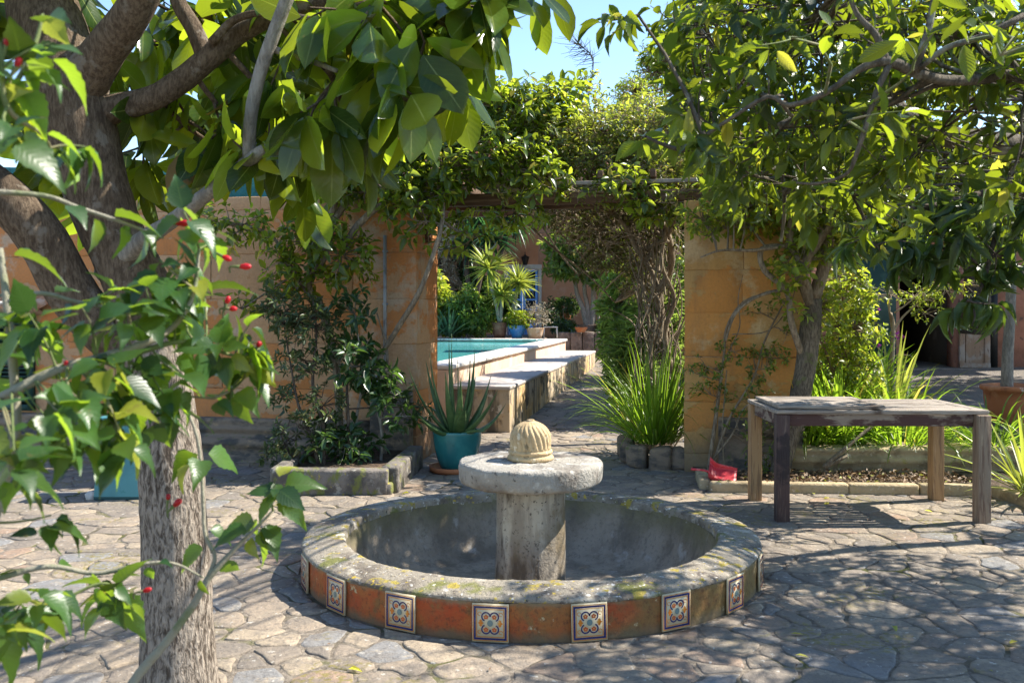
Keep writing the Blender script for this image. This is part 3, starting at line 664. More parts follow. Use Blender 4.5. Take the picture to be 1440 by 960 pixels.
# ================================================================== fountain
fo = (FC[0], FC[1], 0)
ft = empty('fountain', fo, label='round dry stone fountain with a red tiled wall and a stone dish on a column', cat='fountain')
m = MB(); m.lathe([(1.262, -.02), (1.262, .06), (1.265, .12), (1.264, .172)], 128, fo, jit=.0015)
m.build('wall', M['red'], ft, fo, smooth=True)
def rimfn(r, z, th): return r + .003 * np.sin(th * 5 + 1) + .0015 * np.sin(th * 13), z + .003 * np.sin(th * 4 + 2) + .0012 * np.sin(th * 11)
m = MB(); m.lathe([(1.262, .168), (1.269, .172), (1.272, .180), (1.266, .188), (1.25, .194), (1.21, .201), (1.16, .208), (1.12, .211), (1.08, .212), (1.055, .211), (1.044, .206), (1.040, .196), (1.038, .15)], 260, fo, jit=.0018, fn=rimfn)
m.build('rim', M['lichen_stone'], ft, fo, smooth=True)
m = MB(); m.lathe([(1.037, .165), (1.028, .10), (1.012, .02), (.985, -.06), (.935, -.13), (.85, -.18), (.70, -.205), (.4, -.215), (.001, -.22)], 128, fo, jit=.002)
m.build('basin', M['basin'], ft, fo, smooth=True)
m = MB(); m.lathe([(.225, -.22), (.218, -.15), (.2, -.1), (.195, .1), (.192, .3), (.195, .44), (.2, .49)], 56, fo, jit=.0025, fn=lambda r, z, th: (r + .004 * np.sin(3 * th + z * 6), z))
m.build('column', M['column'], ft, fo, smooth=True)
def dishfn(r, z, th): return r * (1 + .006 * np.sin(5 * th) + .004 * np.sin(11 * th + 2)), z + .002 * np.sin(9 * th)
m = MB(); m.lathe([(.001, .465), (.2, .465), (.345, .466), (.375, .470), (.394, .479), (.401, .492), (.405, .51), (.407, .53), (.408, .55), (.408, .57), (.406, .583), (.401, .590), (.392, .594), (.30, .596), (.15, .596), (.001, .596)], 180, fo, jit=.0018, fn=dishfn)
m.build('dish', M['dish'], ft, fo, smooth=True)
def fin_fn(r, z0_, th):
    z = .5655 + (z0_ - .5955) / .935
    h = np.clip((z - .63) / .18, 0, 1); a = th * 11 + 5.5 * h ** 1.5
    g = np.abs(np.sin(a)) ** .6
    w = np.clip((z - .634) / .012, 0, 1) * np.clip((.802 - z) / .03, 0, 1)
    return r * (1 - w * .11 * (1 - g)), z0_
pr = [(.001, .5655), (.120, .5655), (.130, .572), (.132, .584), (.127, .594), (.117, .600), (.116, .606), (.124, .611), (.126, .619), (.120, .627), (.113, .632)] + [(.1175, .636 + k * .010) for k in range(6)] + [(.1175 * math.cos(math.pi / 2 * k / 12), .698 + .105 * math.sin(math.pi / 2 * k / 12)) for k in range(1, 11)] + [(.024, .803), (.021, .810), (.001, .814)]
pr = [(r_, .5955 + (z_ - .5655) * .935) for r_, z_ in pr]
m = MB(); m.lathe(pr, 216, fo, jit=.0009, fn=fin_fn); m.build('finial', M['finial'], ft, fo, smooth=True)
# painted tiles
def tile_mesh():
    m = MB(); m.box((0, 0, 0), (.160, .011, .166)); y = -.0066
    def flat(poly, mi, yy=y): m.add([(a, yy, b) for a, b in poly], [list(range(len(poly)))], mi)
    def frame(o, i, mi):
        for (x0, z0, x1, z1) in ((-o, i, o, o), (-o, -o, o, -i), (-o, -i, -i, i), (i, -i, o, i)): flat([(x0, z0), (x1, z0), (x1, z1), (x0, z1)], mi)
    frame(.0770, .0740, 2); frame(.0725, .0640, 1); frame(.0615, .0585, 2)
    def arc(cx, cz, r, w, a0, a1, mi, n=16, yy=y):
        for k in range(n):
            p, q = R(a0 + (a1 - a0) * k / n), R(a0 + (a1 - a0) * (k + 1) / n)
            flat([(cx + r * math.cos(p), cz + r * math.sin(p)), (cx + r * math.cos(q), cz + r * math.sin(q)), (cx + (r - w) * math.cos(q), cz + (r - w) * math.sin(q)), (cx + (r - w) * math.cos(p), cz + (r - w) * math.sin(p))], mi, yy)
    for sx in (-1, 1):
        for sz in (-1, 1):
            cx, cz = sx * .0185, sz * .0275
            a = 90 if sx > 0 else 90
            st = {(1, 1): -70, (-1, 1): 0, (-1, -1): 110, (1, -1): 180}[(sx, sz)]
            arc(cx, cz, .0215, .0062, st, st + 250, 1)
            for k in range(5):                          # small five-lobed flower
                an = R(90 + 72 * k); flat([(cx + .0048 * math.cos(an + t) * (1 + .2 * math.cos(t)) + .0062 * math.cos(an), cz - .001 + .0048 * math.sin(an + t) + .0062 * math.sin(an)) for t in [j * math.pi / 3 for j in range(6)]], 3, y - .0002 * (k + 1))
            arc(sx * .047, sz * .039, .009, .0026, 0, 300, 2, 12)
        for dz, w in ((0, .0145), (.010, .008), (-.010, .008)):   # side palmette
            c = sx * .0425; flat([(c - w * .75, dz), (c, dz - w * .8), (c + w, dz), (c, dz + w * .8)], 2, y - .0014 - dz * .02)
    flat([(.013 * math.cos(t), .0145 * math.sin(t)) for t in [j * math.pi / 6 for j in range(12)]], 4, y - .0018)
    return m
tile0 = None
for k in range(12):
    a = R(-9 - 3 * 19.5 + 19.5 * k)
    if tile0 is None:
        tile0 = tile_mesh().build('painted_tile', [M['cream'], M['t_blue'], M['t_orange'], M['t_rust'], M['t_grey']], ft, bevel=0); o = tile0
    else: o = tile0.copy(); COL.objects.link(o)
    o.location = (1.272 * math.sin(a), -1.272 * math.cos(a), .090 + (k % 3 - 1) * .002); o.rotation_euler = (0, R(rng.normal(0, .8)), a)

# ================================================================== walls
def wall_empty(name, label, cat):
    return empty(name, (O0[0], O0[1], 0), -AZ, label, cat)
lw = wall_empty('garden_wall', 'high sandstone wall with worn orange render left of the gateway', 'wall')
blocks(-14, 0, 0, .74, [.30, .43, .44, .43, .44, .43, .13], (.55, 1.05)).build('masonry', [M['wall'], M['mortar']], lw, bevel=.007)
prof = [(0, .55), (.05, .54), (.07, .50), (.05, .46), (.09, .43), (.09, .38), (.05, .35), (.13, .30), (.2, .27), (.2, .2), (.17, .17), (.17, .09), (.24, .06), (.24, -.05)]
prof = [(d, z * .72) for d, z in prof]
m = MB(); m.extrude(prof, (-14, -.002), (-.42, -.002), (0, -1)); m.build('plinth', M['plinth'], lw)
m = MB(); m.box((-.225, -.06, .33), (.40, .12, .72)); m.build('corner_pad', M['plinth'], lw, bevel=.02)
# shuttered window with its little tiled roof
w = empty('shuttered_window', (O0[0], O0[1], 0), -AZ, 'dark green louvred shutters under a small tiled hood at the far left of the wall', 'window')
sA, sB = sol(-60, 0), sol(52, 0); zt, zb = 1.40, .42
m = MB(); sw = (sB - sA) / 2
for k in range(2):
    m = MB(); a = sA + k * sw + .01; b = a + sw - .02
    for x in (a + .03, b - .03): m.box((x, -.035, (zt + zb) / 2), (.06, .045, zt - zb))
    for z in (zt - .03, zb + .03, (zt + zb) / 2): m.box(((a + b) / 2, -.035, z), (b - a - .125, .04, .06))
    for i in range(20):
        z = zb + .09 + i * (zt - zb - .15) / 20
        if abs(z - (zt + zb) / 2) > .04: m.box(((a + b) / 2, -.035, z), (b - a - .125, .035, .008), tilt=(R(-38), 'X'))
    m.build('shutter', M['shutter'], w)
m = MB(); m.box(((sA + sB) / 2, -.005, (zt + zb) / 2), (sB - sA - .04, .006, zt - zb - .03)); m.build('pane', M['glass'], w)
hd = MB(); n = 9
for i in range(n):
    x = sA - .1 + i * (sB - sA + .25) / (n - 1); pts = []
    for up_ in (0, 1):
        c = [(x + .075 * math.cos(a) * (1 if True else 1), 0, .05 * math.sin(a)) for a in np.linspace(0, math.pi, 9)]
        for cx, _, cz in c: pts.append((cx, -.36 if up_ == 0 else 0, zt + .03 + cz + (.14 if up_ else 0)))
    hd.add(pts, [(j, j + 1, 10 + j, 9 + j) for j in range(8)])
    hd.add([(p[0], p[1], p[2] - .013) for p in pts], [(j + 1, j, 9 + j, 10 + j) for j in range(8)])
    hd.add(pts[:9] + [(p[0], p[1], p[2] - .013) for p in pts[:9]], [(j, 9 + j, 10 + j, j + 1) for j in range(8)])
hood = hd.build('tiled_hood', M['rooftile'], w)
m = MB(); m.box(((sA + sB) / 2, -.17, zt + .06), (sB - sA + .2, .34, .03), tilt=(R(-20), 'X')); m.build('hood_board', M['whitewash'], w)
# conduit and box on the wall
sc = sol(541, -.03); cd = empty('conduit_pipe', (O0[0], O0[1], 0), -AZ, 'thin grey conduit pipe running down the wall beside the gateway', 'pipe')
m = MB(); m.tube([(sc, -.022, 2.15), (sc, -.022, .78)], .016, 10); m.build('pipe', M['metal'], cd, smooth=True)
m = MB(); m.box((sc - .1, -.04, .76), (.17, .07, .12)); m.build('junction_box', M['metal'], cd, bevel=.008)
for z in (2.0, 1.5, 1.05): m = MB(); m.box((sc, -.012, z), (.05, .022, .02)); m.build('clip', M['metal'], cd)
# shade net above the wall
nt = empty('net_fence', (O0[0], O0[1], 0), -AZ, 'dark teal shade net stretched on posts above the orange wall', 'fence')
xs = np.linspace(-14, -1.3, 120); V = []
for z, k in ((2.46, 0), (2.62, .5), (2.8, 1), (2.98, .3)):
    for i, x in enumerate(xs): V.append((x, .45 + .03 * math.sin(x * 5 + k * 2) + .015 * math.sin(x * 13 + k), z + (.03 * math.sin(x * 2.1) if z > 2.5 else 0)))
V = np.array(V); q = [(j * 120 + i, j * 120 + i + 1, (j + 1) * 120 + i + 1, (j + 1) * 120 + i) for j in range(3) for i in range(119)]
raw_object('net', V, [np.array(q)], [M['net']], nt, smooth=True)
for x in np.arange(-13.5, -1, 2.05):
    m = MB(); m.tube([(x, .50, 2.4), (x, .50, 3.05)], .02, 8); m.build('post', M['metal'], nt, smooth=True)
# right pier
s0, s1 = 2.48, 3.50
pe = wall_empty('gate_pier', 'ochre sandstone gate pier right of the gateway with climbing stems', 'wall')
blocks(s0, s1, 0, .62, [.22, .46, .40, .39, .38, .38, .24], (.5, 1.1), seed=9).build('masonry', [M['pier'], M['mortar']], pe, bevel=.007)
m = MB(); m.extrude([(0, .5), (.03, .49), (.03, .44), (.06, .42), (.06, .34), (.02, .31), (.05, .27), (.05, -.05)], (s0 + .3, -.002), (s1, -.002), (0, -1)); m.build('plinth', M['plinth'], pe)
# pergola over the gateway
pg = wall_empty('pergola', 'dark timber pergola beam spanning the gateway under the vines', 'pergola')
m = MB(); m.box((1.2, .22, 2.49), (3.3, .12, .11)); m.build('beam', M['beam'], pg, bevel=.008)
m = MB(); m.box((1.2, .20, 2.625), (3.6, .05, .035)); m.build('rail', M['rail'], pg, bevel=.004)
m = MB(); m.box((1.2, .60, 2.50), (3.3, .1, .14)); m.build('beam', M['beam'], pg, bevel=.008)
m = MB(); m.box((1.05, 2.1, 2.58), (3.7, .1, .12)); m.build('beam', M['beam'], pg, bevel=.008)
for i in range(7):
    m = MB(); m.box((-.2 + i * .48, 1.3, 2.69), (.05, 2.4, .07)); m.build('rafter', M['beam'], pg, bevel=.004)
for x in (-.66, 2.78):
    m = MB(); m.box((x, 2.1, 1.28), (.1, .1, 2.5)); m.build('post', M['beam'], pg, bevel=.006)
m = MB(); m.tube([(.02, .30, 2.43), (.01, .31, 2.25), (0.02, .33, 2.1)], .035, 8); m.build('bracket', M['beam'], pg, smooth=True)

# ================================================================== planter trough, kerbs, beds
tr = empty('stone_planter', (-1.4, 8.0, 0), 0, 'low mossy stone planter trough against the wall left of the gateway', 'planter'); to = (-1.4, 8.0, 0)
m = MB(); m.box((-1.42, 7.40, .10), (.9, .12, .21), jit=.004); m.box((-1.40, 7.43, .045), (.93, .17, .09), jit=.004)
m.box((-.975 + .05, 8.06, .10), (.13, 1.24, .215), rz=R(-4), jit=.004); m.box((-1.86, 8.2, .10), (.1, 1.5, .19), jit=.004)
m.build('stone_edge', M['trough'], tr, to, bevel=.018)
m = MB(); m.box((-1.42, 8.2, .06), (.82, 1.5, .16)); m.build('soil', M['soil'], tr, to)
kb = empty('bed_kerb', (2.6, 7.35, 0), 0, 'long low stone kerb edging the flower bed behind the table', 'kerb'); ko = (2.6, 7.35, 0)
def kerb_seg(a, b, w=.1, h=.088):
    m = MB(); a = np.array(a); b = np.array(b); d = b - a; l = np.linalg.norm(d); ang = math.atan2(d[1], d[0]); nseg = max(1, round(l / .5))
    for k in range(nseg):
        c = a + d * (k + .5) / nseg; m.box((c[0], c[1], h / 2 - .01 + rng.normal(0, .002)), (l / nseg - .004, w + rng.normal(0, .004), h + .02), rz=ang + rng.normal(0, .008), jit=.002)
    return m
m = kerb_seg((1.57, 7.50), (3.72, 7.36)); m.build('front_kerb', M['kerb'], kb, ko, bevel=.018)
m = kerb_seg((3.76, 7.34), (3.95, 5.3)); m.build('side_kerb', M['kerb'], kb, ko, bevel=.018)
m = kerb_seg((1.55, 7.56), (1.62, 8.1), .09); m.build('end_kerb', M['kerb'], kb, ko, bevel=.018)
sheet('bed_soil', np.linspace(1.6, 3.74, 12), np.linspace(7.5, 8.6, 8), M['soil'], lambda x, y: .045 + .015 * np.sin(x * 9) * np.sin(y * 7))
sheet('side_bed_soil', np.linspace(3.82, 9, 12), np.linspace(4.5, 8.5, 12), M['soil'], lambda x, y: .05 + .015 * np.sin(x * 9) * np.sin(y * 7))
rb = empty('raised_bed_wall', (4, 8.12, 0), 0, 'low moulded stone wall holding the raised bed behind the table', 'wall')
m = MB(); bo = (4, 8.12, 0)
m.extrude([(.42, .255), (0, .255), (-.035, .25), (-.04, .225), (-.01, .205), (-.02, .18), (-.045, .165), (-.045, .13), (0, .11), (0, -.03)], (9.0, 8.10), (2.35, 8.16), (0, 1)); m.build('coping', M['kerb'], rb, bo)
sheet('raised_bed_soil', np.linspace(2.3, 9, 20), np.linspace(8.35, 10.2, 8), M['soil'], lambda x, y: .24 + .02 * np.sin(x * 5) * np.sin(y * 7))

# ================================================================== pool and bench
pl = wall_empty('swimming_pool', 'raised swimming pool with pale stone coping seen through the gateway', 'pool')
TP0, TP1, SP = 2.30, 12.6, -.3
m = MB(); m.box((SP - .10, (TP0 + .12 + TP1) / 2, .36), (.2, TP1 - TP0 - .12, .74)); m.box((-3.1, TP1 - .1, .4), (5.4, .2, .7)); m.box((-6, (TP0 + TP1) / 2, .4), (.2, TP1 - TP0 - .3, .7)); m.build('side_wall', M['poolwall'], pl, bevel=.006)
m = MB(); m.box((-3.1, TP0 + .1, .36), (5.45, .18, .735)); m.build('mosaic_wall', M['mosaic'], pl)
m = MB(); m.box((SP - .085, TP0 + .07, .36), (.19, .2, .745)); m.build('corner_stone', M['poolwall'], pl, bevel=.006)
m = MB(); L0 = TP1 - TP0
for k in range(18):
    a = TP0 - .03 + k * L0 / 18; m.box((SP - .15, a + L0 / 36, .764), (.40, L0 / 18 - .008, .05), jit=.0015)
for k in range(9): m.box((-.6 - k * .62, TP1 - .12, .762), (.61, .32, .045), jit=.0015); 
for k in range(9): m.box((-.82 - k * .62, TP0 + .11, .762), (.61, .3, .045), jit=.0015)
m.build('coping', M['coping'], pl, bevel=.012)
m = MB(); m.box((-3.2, (TP0 + TP1) / 2, -.3), (5.4, TP1 - TP0 - .3, .1)); 
m.add([(-.505, TP0 + .2, .735), (-.505, TP1 - .2, .735), (-.505, TP1 - .2, -.3), (-.505, TP0 + .2, -.3), (-5.9, TP0 + .2, .735), (-5.9, TP1 - .2, .735), (-5.9, TP1 - .2, -.3), (-5.9, TP0 + .2, -.3)], [(0, 1, 2, 3), (1, 5, 6, 2), (4, 5, 6, 7), (0, 4, 7, 3)])
m.build('lining', M['pooltile'], pl)
wt = MB(); wt.add([ST(-.504, TP0 + .15, .715), ST(-.504, TP1 - .2, .715), ST(-5.9, TP1 - .2, .715), ST(-5.9, TP0 + .15, .715)], [(0, 1, 2, 3)]); tag(wt.build('pool_water', M['water']), kind='structure')
bn = wall_empty('garden_bench', 'long plastered masonry bench running along the raised pool', 'bench')
m = MB(); m.box((.08, 7.12, .24), (.73, 9.66, .54)); m.build('base', M['bench'], bn, bevel=.012)
m = MB(); m.box((.075, 7.12, .53), (.75, 9.70, .045), jit=.002); m.build('seat', M['bench_top'], bn, bevel=.014)

# ================================================================== table
tb = empty('wooden_table', (2.55, 6.8, 0), 0, 'weathered slatted wooden table with a loose folded leaf on top', 'table'); tbo = (2.55, 6.8, 0)
X0, X1, Y0, Y1 = 1.80, 3.24, 6.40, 7.20
def leg(x, y, mat, h=.735, w=.088):
    m = MB(); m.box((x, y, h / 2), (w, w, h), rz=R(rng.normal(0, .6)), jit=.0015); m.build('leg', mat, tb, tbo, bevel=.004)
leg(1.845, 6.45, M['leg_dark']); leg(3.19, 6.40, M['leg_grey']); leg(1.845, 7.16, M['leg_warm']); leg(3.22, 7.16, M['leg_warm'])
m = MB(); m.box((2.517, 6.44, .695), (1.256, .03, .085), jit=.002); m.build('long_apron', M['apron'], tb, tbo, bevel=.003)
m = MB(); m.box((2.53, 7.165, .695), (1.28, .03, .085)); m.build('long_apron', M['apron'], tb, tbo, bevel=.003)
m = MB(); m.box((1.845, 6.805, .695), (.03, .62, .085)); m.build('side_apron', M['apron'], tb, tbo, bevel=.003); m = MB(); m.box((3.205, 6.78, .695), (.03, .66, .085)); m.build('side_apron', M['apron'], tb, tbo, bevel=.003)
m = MB()
m.box((2.52, 6.435, .752), (1.44, .075, .026), jit=.001); m.box((2.52, 7.175, .752), (1.44, .075, .026)); m.box((1.84, 6.805, .752), (.085, .66, .026)); m.box((3.20, 6.805, .752), (.085, .66, .026)); m.box((2.52, 6.805, .751), (.07, .66, .024))
m.build('top_frame', M['weathered'], tb, tbo, bevel=.004)
m = MB()
for k in range(9):
    y = 6.505 + k * .0735
    m.box((2.185, y + .003, .7545), (.59, .062, .02), rz=R(rng.normal(0, .3)), jit=.001); m.box((2.86, y + .003, .7545), (.59, .062, .02), rz=R(rng.normal(0, .4)), jit=.0015)
m.build('slat', M['weathered'], tb, tbo, bevel=.003)
m = MB(); rz = R(-1.5); c = np.array([2.19, 6.77])
def lb(dx, dy, sx, sy, z=.783, sz=.024):
    q = c + np.array([dx * math.cos(rz) - dy * math.sin(rz), dx * math.sin(rz) + dy * math.cos(rz)]); m.box((q[0], q[1], z), (sx, sy, sz), rz=rz, jit=.001)
lb(0, -.315, .72, .06); lb(0, .315, .72, .06); lb(-.33, 0, .06, .57); lb(.33, 0, .06, .57)
for k in range(7): lb(0, -.24 + k * .08, .6, .068, .784, .018)
m.build('folded_leaf', M['weathered'], tb, tbo, bevel=.003)

# ================================================================== pots near the gate
ax, ay = -.49, 8.42
def pot(name, c, prof, mat, label, group=None, seg=56, rim=None, smooth=True):
    m = MB(); m.lathe(prof, seg, c, jit=.0006); o = m.build(name, mat, None, smooth=True)
    o.data.transform(Matrix.Translation((-c[0], -c[1], -c[2]))); o.location = c
    return tag(o, label, 'plant pot', group)
pot('plant_saucer', (ax - .02, ay + .02, 0), [(.001, .003), (.2, .003), (.225, .02), (.232, .055), (.22, .057), (.21, .025), (.001, .02)], M['terracotta'], 'terracotta saucer under the teal pot beside the gateway')
bpy.data.objects['plant_saucer']['category'] = 'saucer'
pot('glazed_pot', (ax, ay, .02), [(.001, .004), (.125, .004), (.15, .03), (.178, .10), (.20, .19), (.213, .27), (.217, .325), (.22, .345), (.216, .355), (.205, .352), (.2, .32), (.001, .31)], M['teal_glaze'], 'large teal glazed pot holding the aloe beside the gateway')
m = MB(); ac = np.array([ax, ay, .33])
for k in range(22):
    th = k * 2.4 + rng.normal(0, .2); inner = k / 22; el = R(80 - 62 * inner + rng.normal(0, 5)); ln = rng.uniform(.44, .64) * (1 if k > 2 else 1.15)
    if k > 15: ln *= .8
    b = ac + .075 * math.sqrt(inner) * np.array([math.cos(th), math.sin(th), 0]); d = np.array([math.cos(th) * math.cos(el), math.sin(th) * math.cos(el), math.sin(el)])
    bend = rng.choice([-.3, .15, .55, .35]) * rng.uniform(.6, 1.2); pts = []
    for i in range(8):
        t = i / 7; pts.append(b + d * ln * t + np.array([0, 0, 1]) * bend * ln * (t * t - .4 * t) + np.array([math.cos(th), math.sin(th), 0]) * .05 * ln * math.sin(t * 3.1))
    w = rng.uniform(.042, .058)
    m.tube(pts, [w * x for x in (.9, 1, .92, .78, .6, .4, .2, .03)], 8, flat=.42, smooth=2, cap=True)
m.tube([ac + (0, 0, 0), ac + (.01, 0, .3), ac + (.005, 0, .68)], [.012, .009, .002], 6)
o = m.build('aloe', L['aloe'], None, smooth=True); o.data.transform(Matrix.Translation(-Vector(ac))); o.location = ac; tag(o, 'spiky green aloe growing in the teal glazed pot', 'succulent')
# teal storage bin
bx = np.array([-2.98, 7.35, 0]); tbn = empty('storage_bin', tuple(bx), 0, 'teal painted bin standing on the paving behind the fig trunk', 'bin')
m = MB(); Vb = []
for z, f in ((.03, 1.0), (.60, .86)): Vb += [(-.2 * f, -.2 * f, z), (.2 * f, -.2 * f, z), (.2 * f, .2 * f, z), (-.2 * f, .2 * f, z)]
m.add(Vb, [(0, 1, 5, 4), (1, 2, 6, 5), (2, 3, 7, 6), (3, 0, 4, 7)]); m.more([(4, 5, 6, 7)]); m.build('body', M['teal_paint'], tbn, bevel=.02)
m = MB(); m.box((0, 0, .02), (.395, .39, .03)); m.build('base', M['dark_teal'], tbn, bevel=.005)
m = MB(); m.box((0, 0, .615), (.365, .375, .03)); m.build('lid', M['teal_paint'], tbn, bevel=.01)
m = MB(); m.lathe([(.001, .07), (.03, .065), (.05, .04), (.055, .015), (.04, -.01)], 9, (-3.2, 7.2, 0), jit=.006); o = m.build('rock', M['rock'], None, bevel=.006); o.data.transform(Matrix.Translation((3.2, -7.2, 0))); o.location = (-3.2, 7.2, 0); tag(o, 'small pale rock lying by the foot of the teal bin', 'rock')
# dustpan
dq = np.array([1.70, 7.62, .10]); dp = empty('dustpan', tuple(dq), R(0), 'red plastic dustpan lying on the kerb at the foot of the pier', 'dustpan')
m = MB(); V = []
for i in range(9):
    t = i / 8
    for a in np.linspace(-1, 1, 15):
        w = .088 + .022 * t; wallh = .062 * (1 - .75 * t) + .004
        if abs(a) > .72: k = (abs(a) - .72) / .28; y = math.copysign(w * (1 - .06 * (1 - k)), a); z = wallh * k
        else: y = a / .72 * w * .94; z = 0
        if i == 0: z += .05
        if i == 1: z += .012
        V.append((-.10 + .21 * t - (.012 if i == 0 else 0), y, z))
V = np.array(V); q = [(i * 15 + j, i * 15 + j + 1, (i + 1) * 15 + j + 1, (i + 1) * 15 + j) for i in range(8) for j in range(14)]
m.add(V, q); o = m.build('pan', M['red_plastic'], dp, smooth=True); sd = o.modifiers.new('t', 'SOLIDIFY'); sd.thickness = .005
o.rotation_euler = (R(30), R(6), R(-14)); 
m = MB(); m.tube([(-.10, 0, .035), (-.15, .005, .05), (-.25, .015, .055)], [.013, .012, .016], 8, flat=.7); o = m.build('handle', M['red_plastic'], dp, smooth=True)
o.rotation_euler = (R(10), 0, R(-6))
# ================================================================== plants near the camera
def bl(px, py, Y, rx, rz, ry, n):
    """a clump centred where pixel (px, py) lies at distance Y; radii rx, rz in pixels at that distance, ry in metres"""
    return (P(px, py, Y), (rx / F * Y, ry, rz / F * Y), n)
def limb(name, parent, off, pts, rad, mat, sides=10, wob=.06, smooth=5):
    """pts: (px, py, Y); returns the sampled centre line"""
    W3 = np.array([P(*p) for p in pts]); rad = np.array(rad, float)
    m = MB(); m.tube(W3, rad, sides, smooth=smooth, wob=wob); m.build(name, mat, parent, off, smooth=True)
    return catmull(W3, rad, smooth)[0]
def plant(name, loc, label, cat, group=None): return empty(name, tuple(loc), 0, label, cat, group), tuple(loc)

# ---- the fig (rubber tree) on the left
fb = P(251, 1010, 3.5); fb[2] = 0
fg, fgo = plant('fig_tree', fb, 'big-leaved fig tree with a thick ridged trunk at the left of the fountain', 'tree')
LB = []
tp = [(252, 1003, 3.5), (252, 960, 3.5), (249, 870, 3.5), (246, 760, 3.5), (241, 670, 3.5), (232, 590, 3.5), (222, 520, 3.5), (212, 460, 3.5)]
W3 = np.array([P(*p) for p in tp]); W3[0][2] = -.1
m = MB(); m.tube(W3, [.21, .142, .126, .121, .118, .112, .114, .118], 36, smooth=8, wob=.035); m.build('trunk', M['bark_trunk'], fg, fgo, smooth=True)
LB.append(limb('limb', fg, fgo, [(214, 500, 3.5), (200, 420, 3.5), (168, 350, 3.5), (142, 285, 3.5), (122, 210, 3.5), (102, 130, 3.5), (70, 40, 3.55), (40, -80, 3.6), (20, -200, 3.6)], [.095, .118, .105, .118, .122, .128, .135, .11, .09], M['bark_fig'], 24, .04))
LB.append(limb('limb', fg, fgo, [(215, 520, 3.5), (150, 470, 3.48), (100, 410, 3.45), (62, 340, 3.4), (20, 290, 3.35), (-60, 220, 3.3), (-160, 100, 3.2)], [.06, .085, .09, .085, .08, .075, .06], M['bark_fig'], 22, .04))
LB.append(limb('limb', fg, fgo, [(110, 130, 3.48), (145, 75, 3.4), (185, 20, 3.3), (225, -60, 3.2), (280, -160, 3.1)], [.09, .072, .065, .055, .04], M['bark_fig'], 18, .05))
LB.append(limb('limb', fg, fgo, [(120, 165, 3.5), (165, 152, 3.5), (215, 138, 3.5), (262, 108, 3.5), (305, 72, 3.5), (350, 40, 3.5), (440, 5, 3.45), (540, -10, 3.3)], [.075, .05, .047, .046, .044, .035, .024, .014], M['bark_fig'], 16, .06))
LB.append(limb('branch', fg, fgo, [(290, 82, 3.5), (272, 40, 3.5), (250, 0, 3.5), (240, -60, 3.5)], [.036, .032, .028, .02], M['bark_fig'], 12))
LB.append(limb('branch', fg, fgo, [(298, 60, 3.45), (330, 28, 3.4), (380, 18, 3.35), (450, 30, 3.3), (520, 38, 3.2), (610, 30, 3.1), (700, 10, 3.05)], [.018, .015, .013, .012, .011, .009, .006], M['bark_fig'], 8))
LB.append(limb('branch', fg, fgo, [(150, 385, 3.5), (196, 342, 3.38), (240, 312, 3.2), (292, 272, 3.1), (335, 238, 3.05), (366, 214, 3.0), (379, 204, 3.0)], [.05, .034, .027, .024, .022, .02, .009], M['bark_grey'], 12, .08))
LB.append(limb('branch', fg, fgo, [(350, 222, 3.03), (352, 170, 3.0), (364, 110, 2.98), (384, 50, 2.95), (408, -15, 2.92), (430, -90, 2.9)], [.021, .020, .021, .022, .022, .02], M['bark_grey'], 12, .08))
LB.append(limb('branch', fg, fgo, [(386, 70, 2.97), (430, 84, 2.95), (474, 100, 2.92)], [.011, .009, .007], M['bark_grey'], 8))
LB.append(limb('branch', fg, fgo, [(470, -20, 3.1), (520, 30, 3.05), (560, 90, 3.0), (590, 140, 2.95), (596, 165, 2.93)], [.012, .009, .006, .004, .003], M['stem_green'], 8))
LB = np.vstack(LB)
fb_ = [bl(230, 190, 3.9, 70, 80, .3, 9), bl(330, 170, 3.8, 90, 90, .35, 13), bl(420, 190, 3.7, 70, 70, .3, 9), bl(300, 60, 4.0, 120, 60, .4, 12), bl(430, 70, 3.7, 90, 70, .35, 11),
       bl(520, 70, 3.2, 65, 60, .3, 8), bl(560, 20, 3.1, 90, 45, .3, 9), bl(640, 45, 3.05, 65, 50, .25, 7), bl(715, 5, 3.05, 45, 35, .25, 4), bl(480, 140, 3.1, 45, 55, .25, 5), bl(570, 110, 3.0, 45, 45, .2, 4),
       bl(380, 235, 3.1, 22, 25, .12, 2), bl(80, 60, 4.3, 160, 110, .3, 9), bl(150, 240, 4.2, 60, 40, .3, 3), bl(590, 150, 2.95, 14, 18, .1, 1), bl(60, 180, 4.2, 70, 60, .3, 4), bl(190, 70, 4.3, 60, 60, .3, 6), bl(250, 20, 4.3, 80, 50, .3, 7), bl(350, 10, 4.2, 90, 40, .3, 6), bl(200, 250, 4.2, 40, 30, .2, 2), bl(480, 30, 4.0, 80, 50, .3, 5),
       bl(300, -130, 3.5, 260, 80, .9, 12), bl(0, -150, 3.6, 250, 110, .9, 20), bl(-150, 0, 3.4, 140, 200, .8, 14)]
foliage(fg, fgo, fb_, L['fig'], M['bark_fig'], LB, k=7, L=.195, ratio=.47, tpl=T_FIG, spread=(40, 85), droop=1.25, stem=.10, tw=.006, nj=.75, upn=.25, up=.15, hubn=5, shell=.4, Lv=.16)

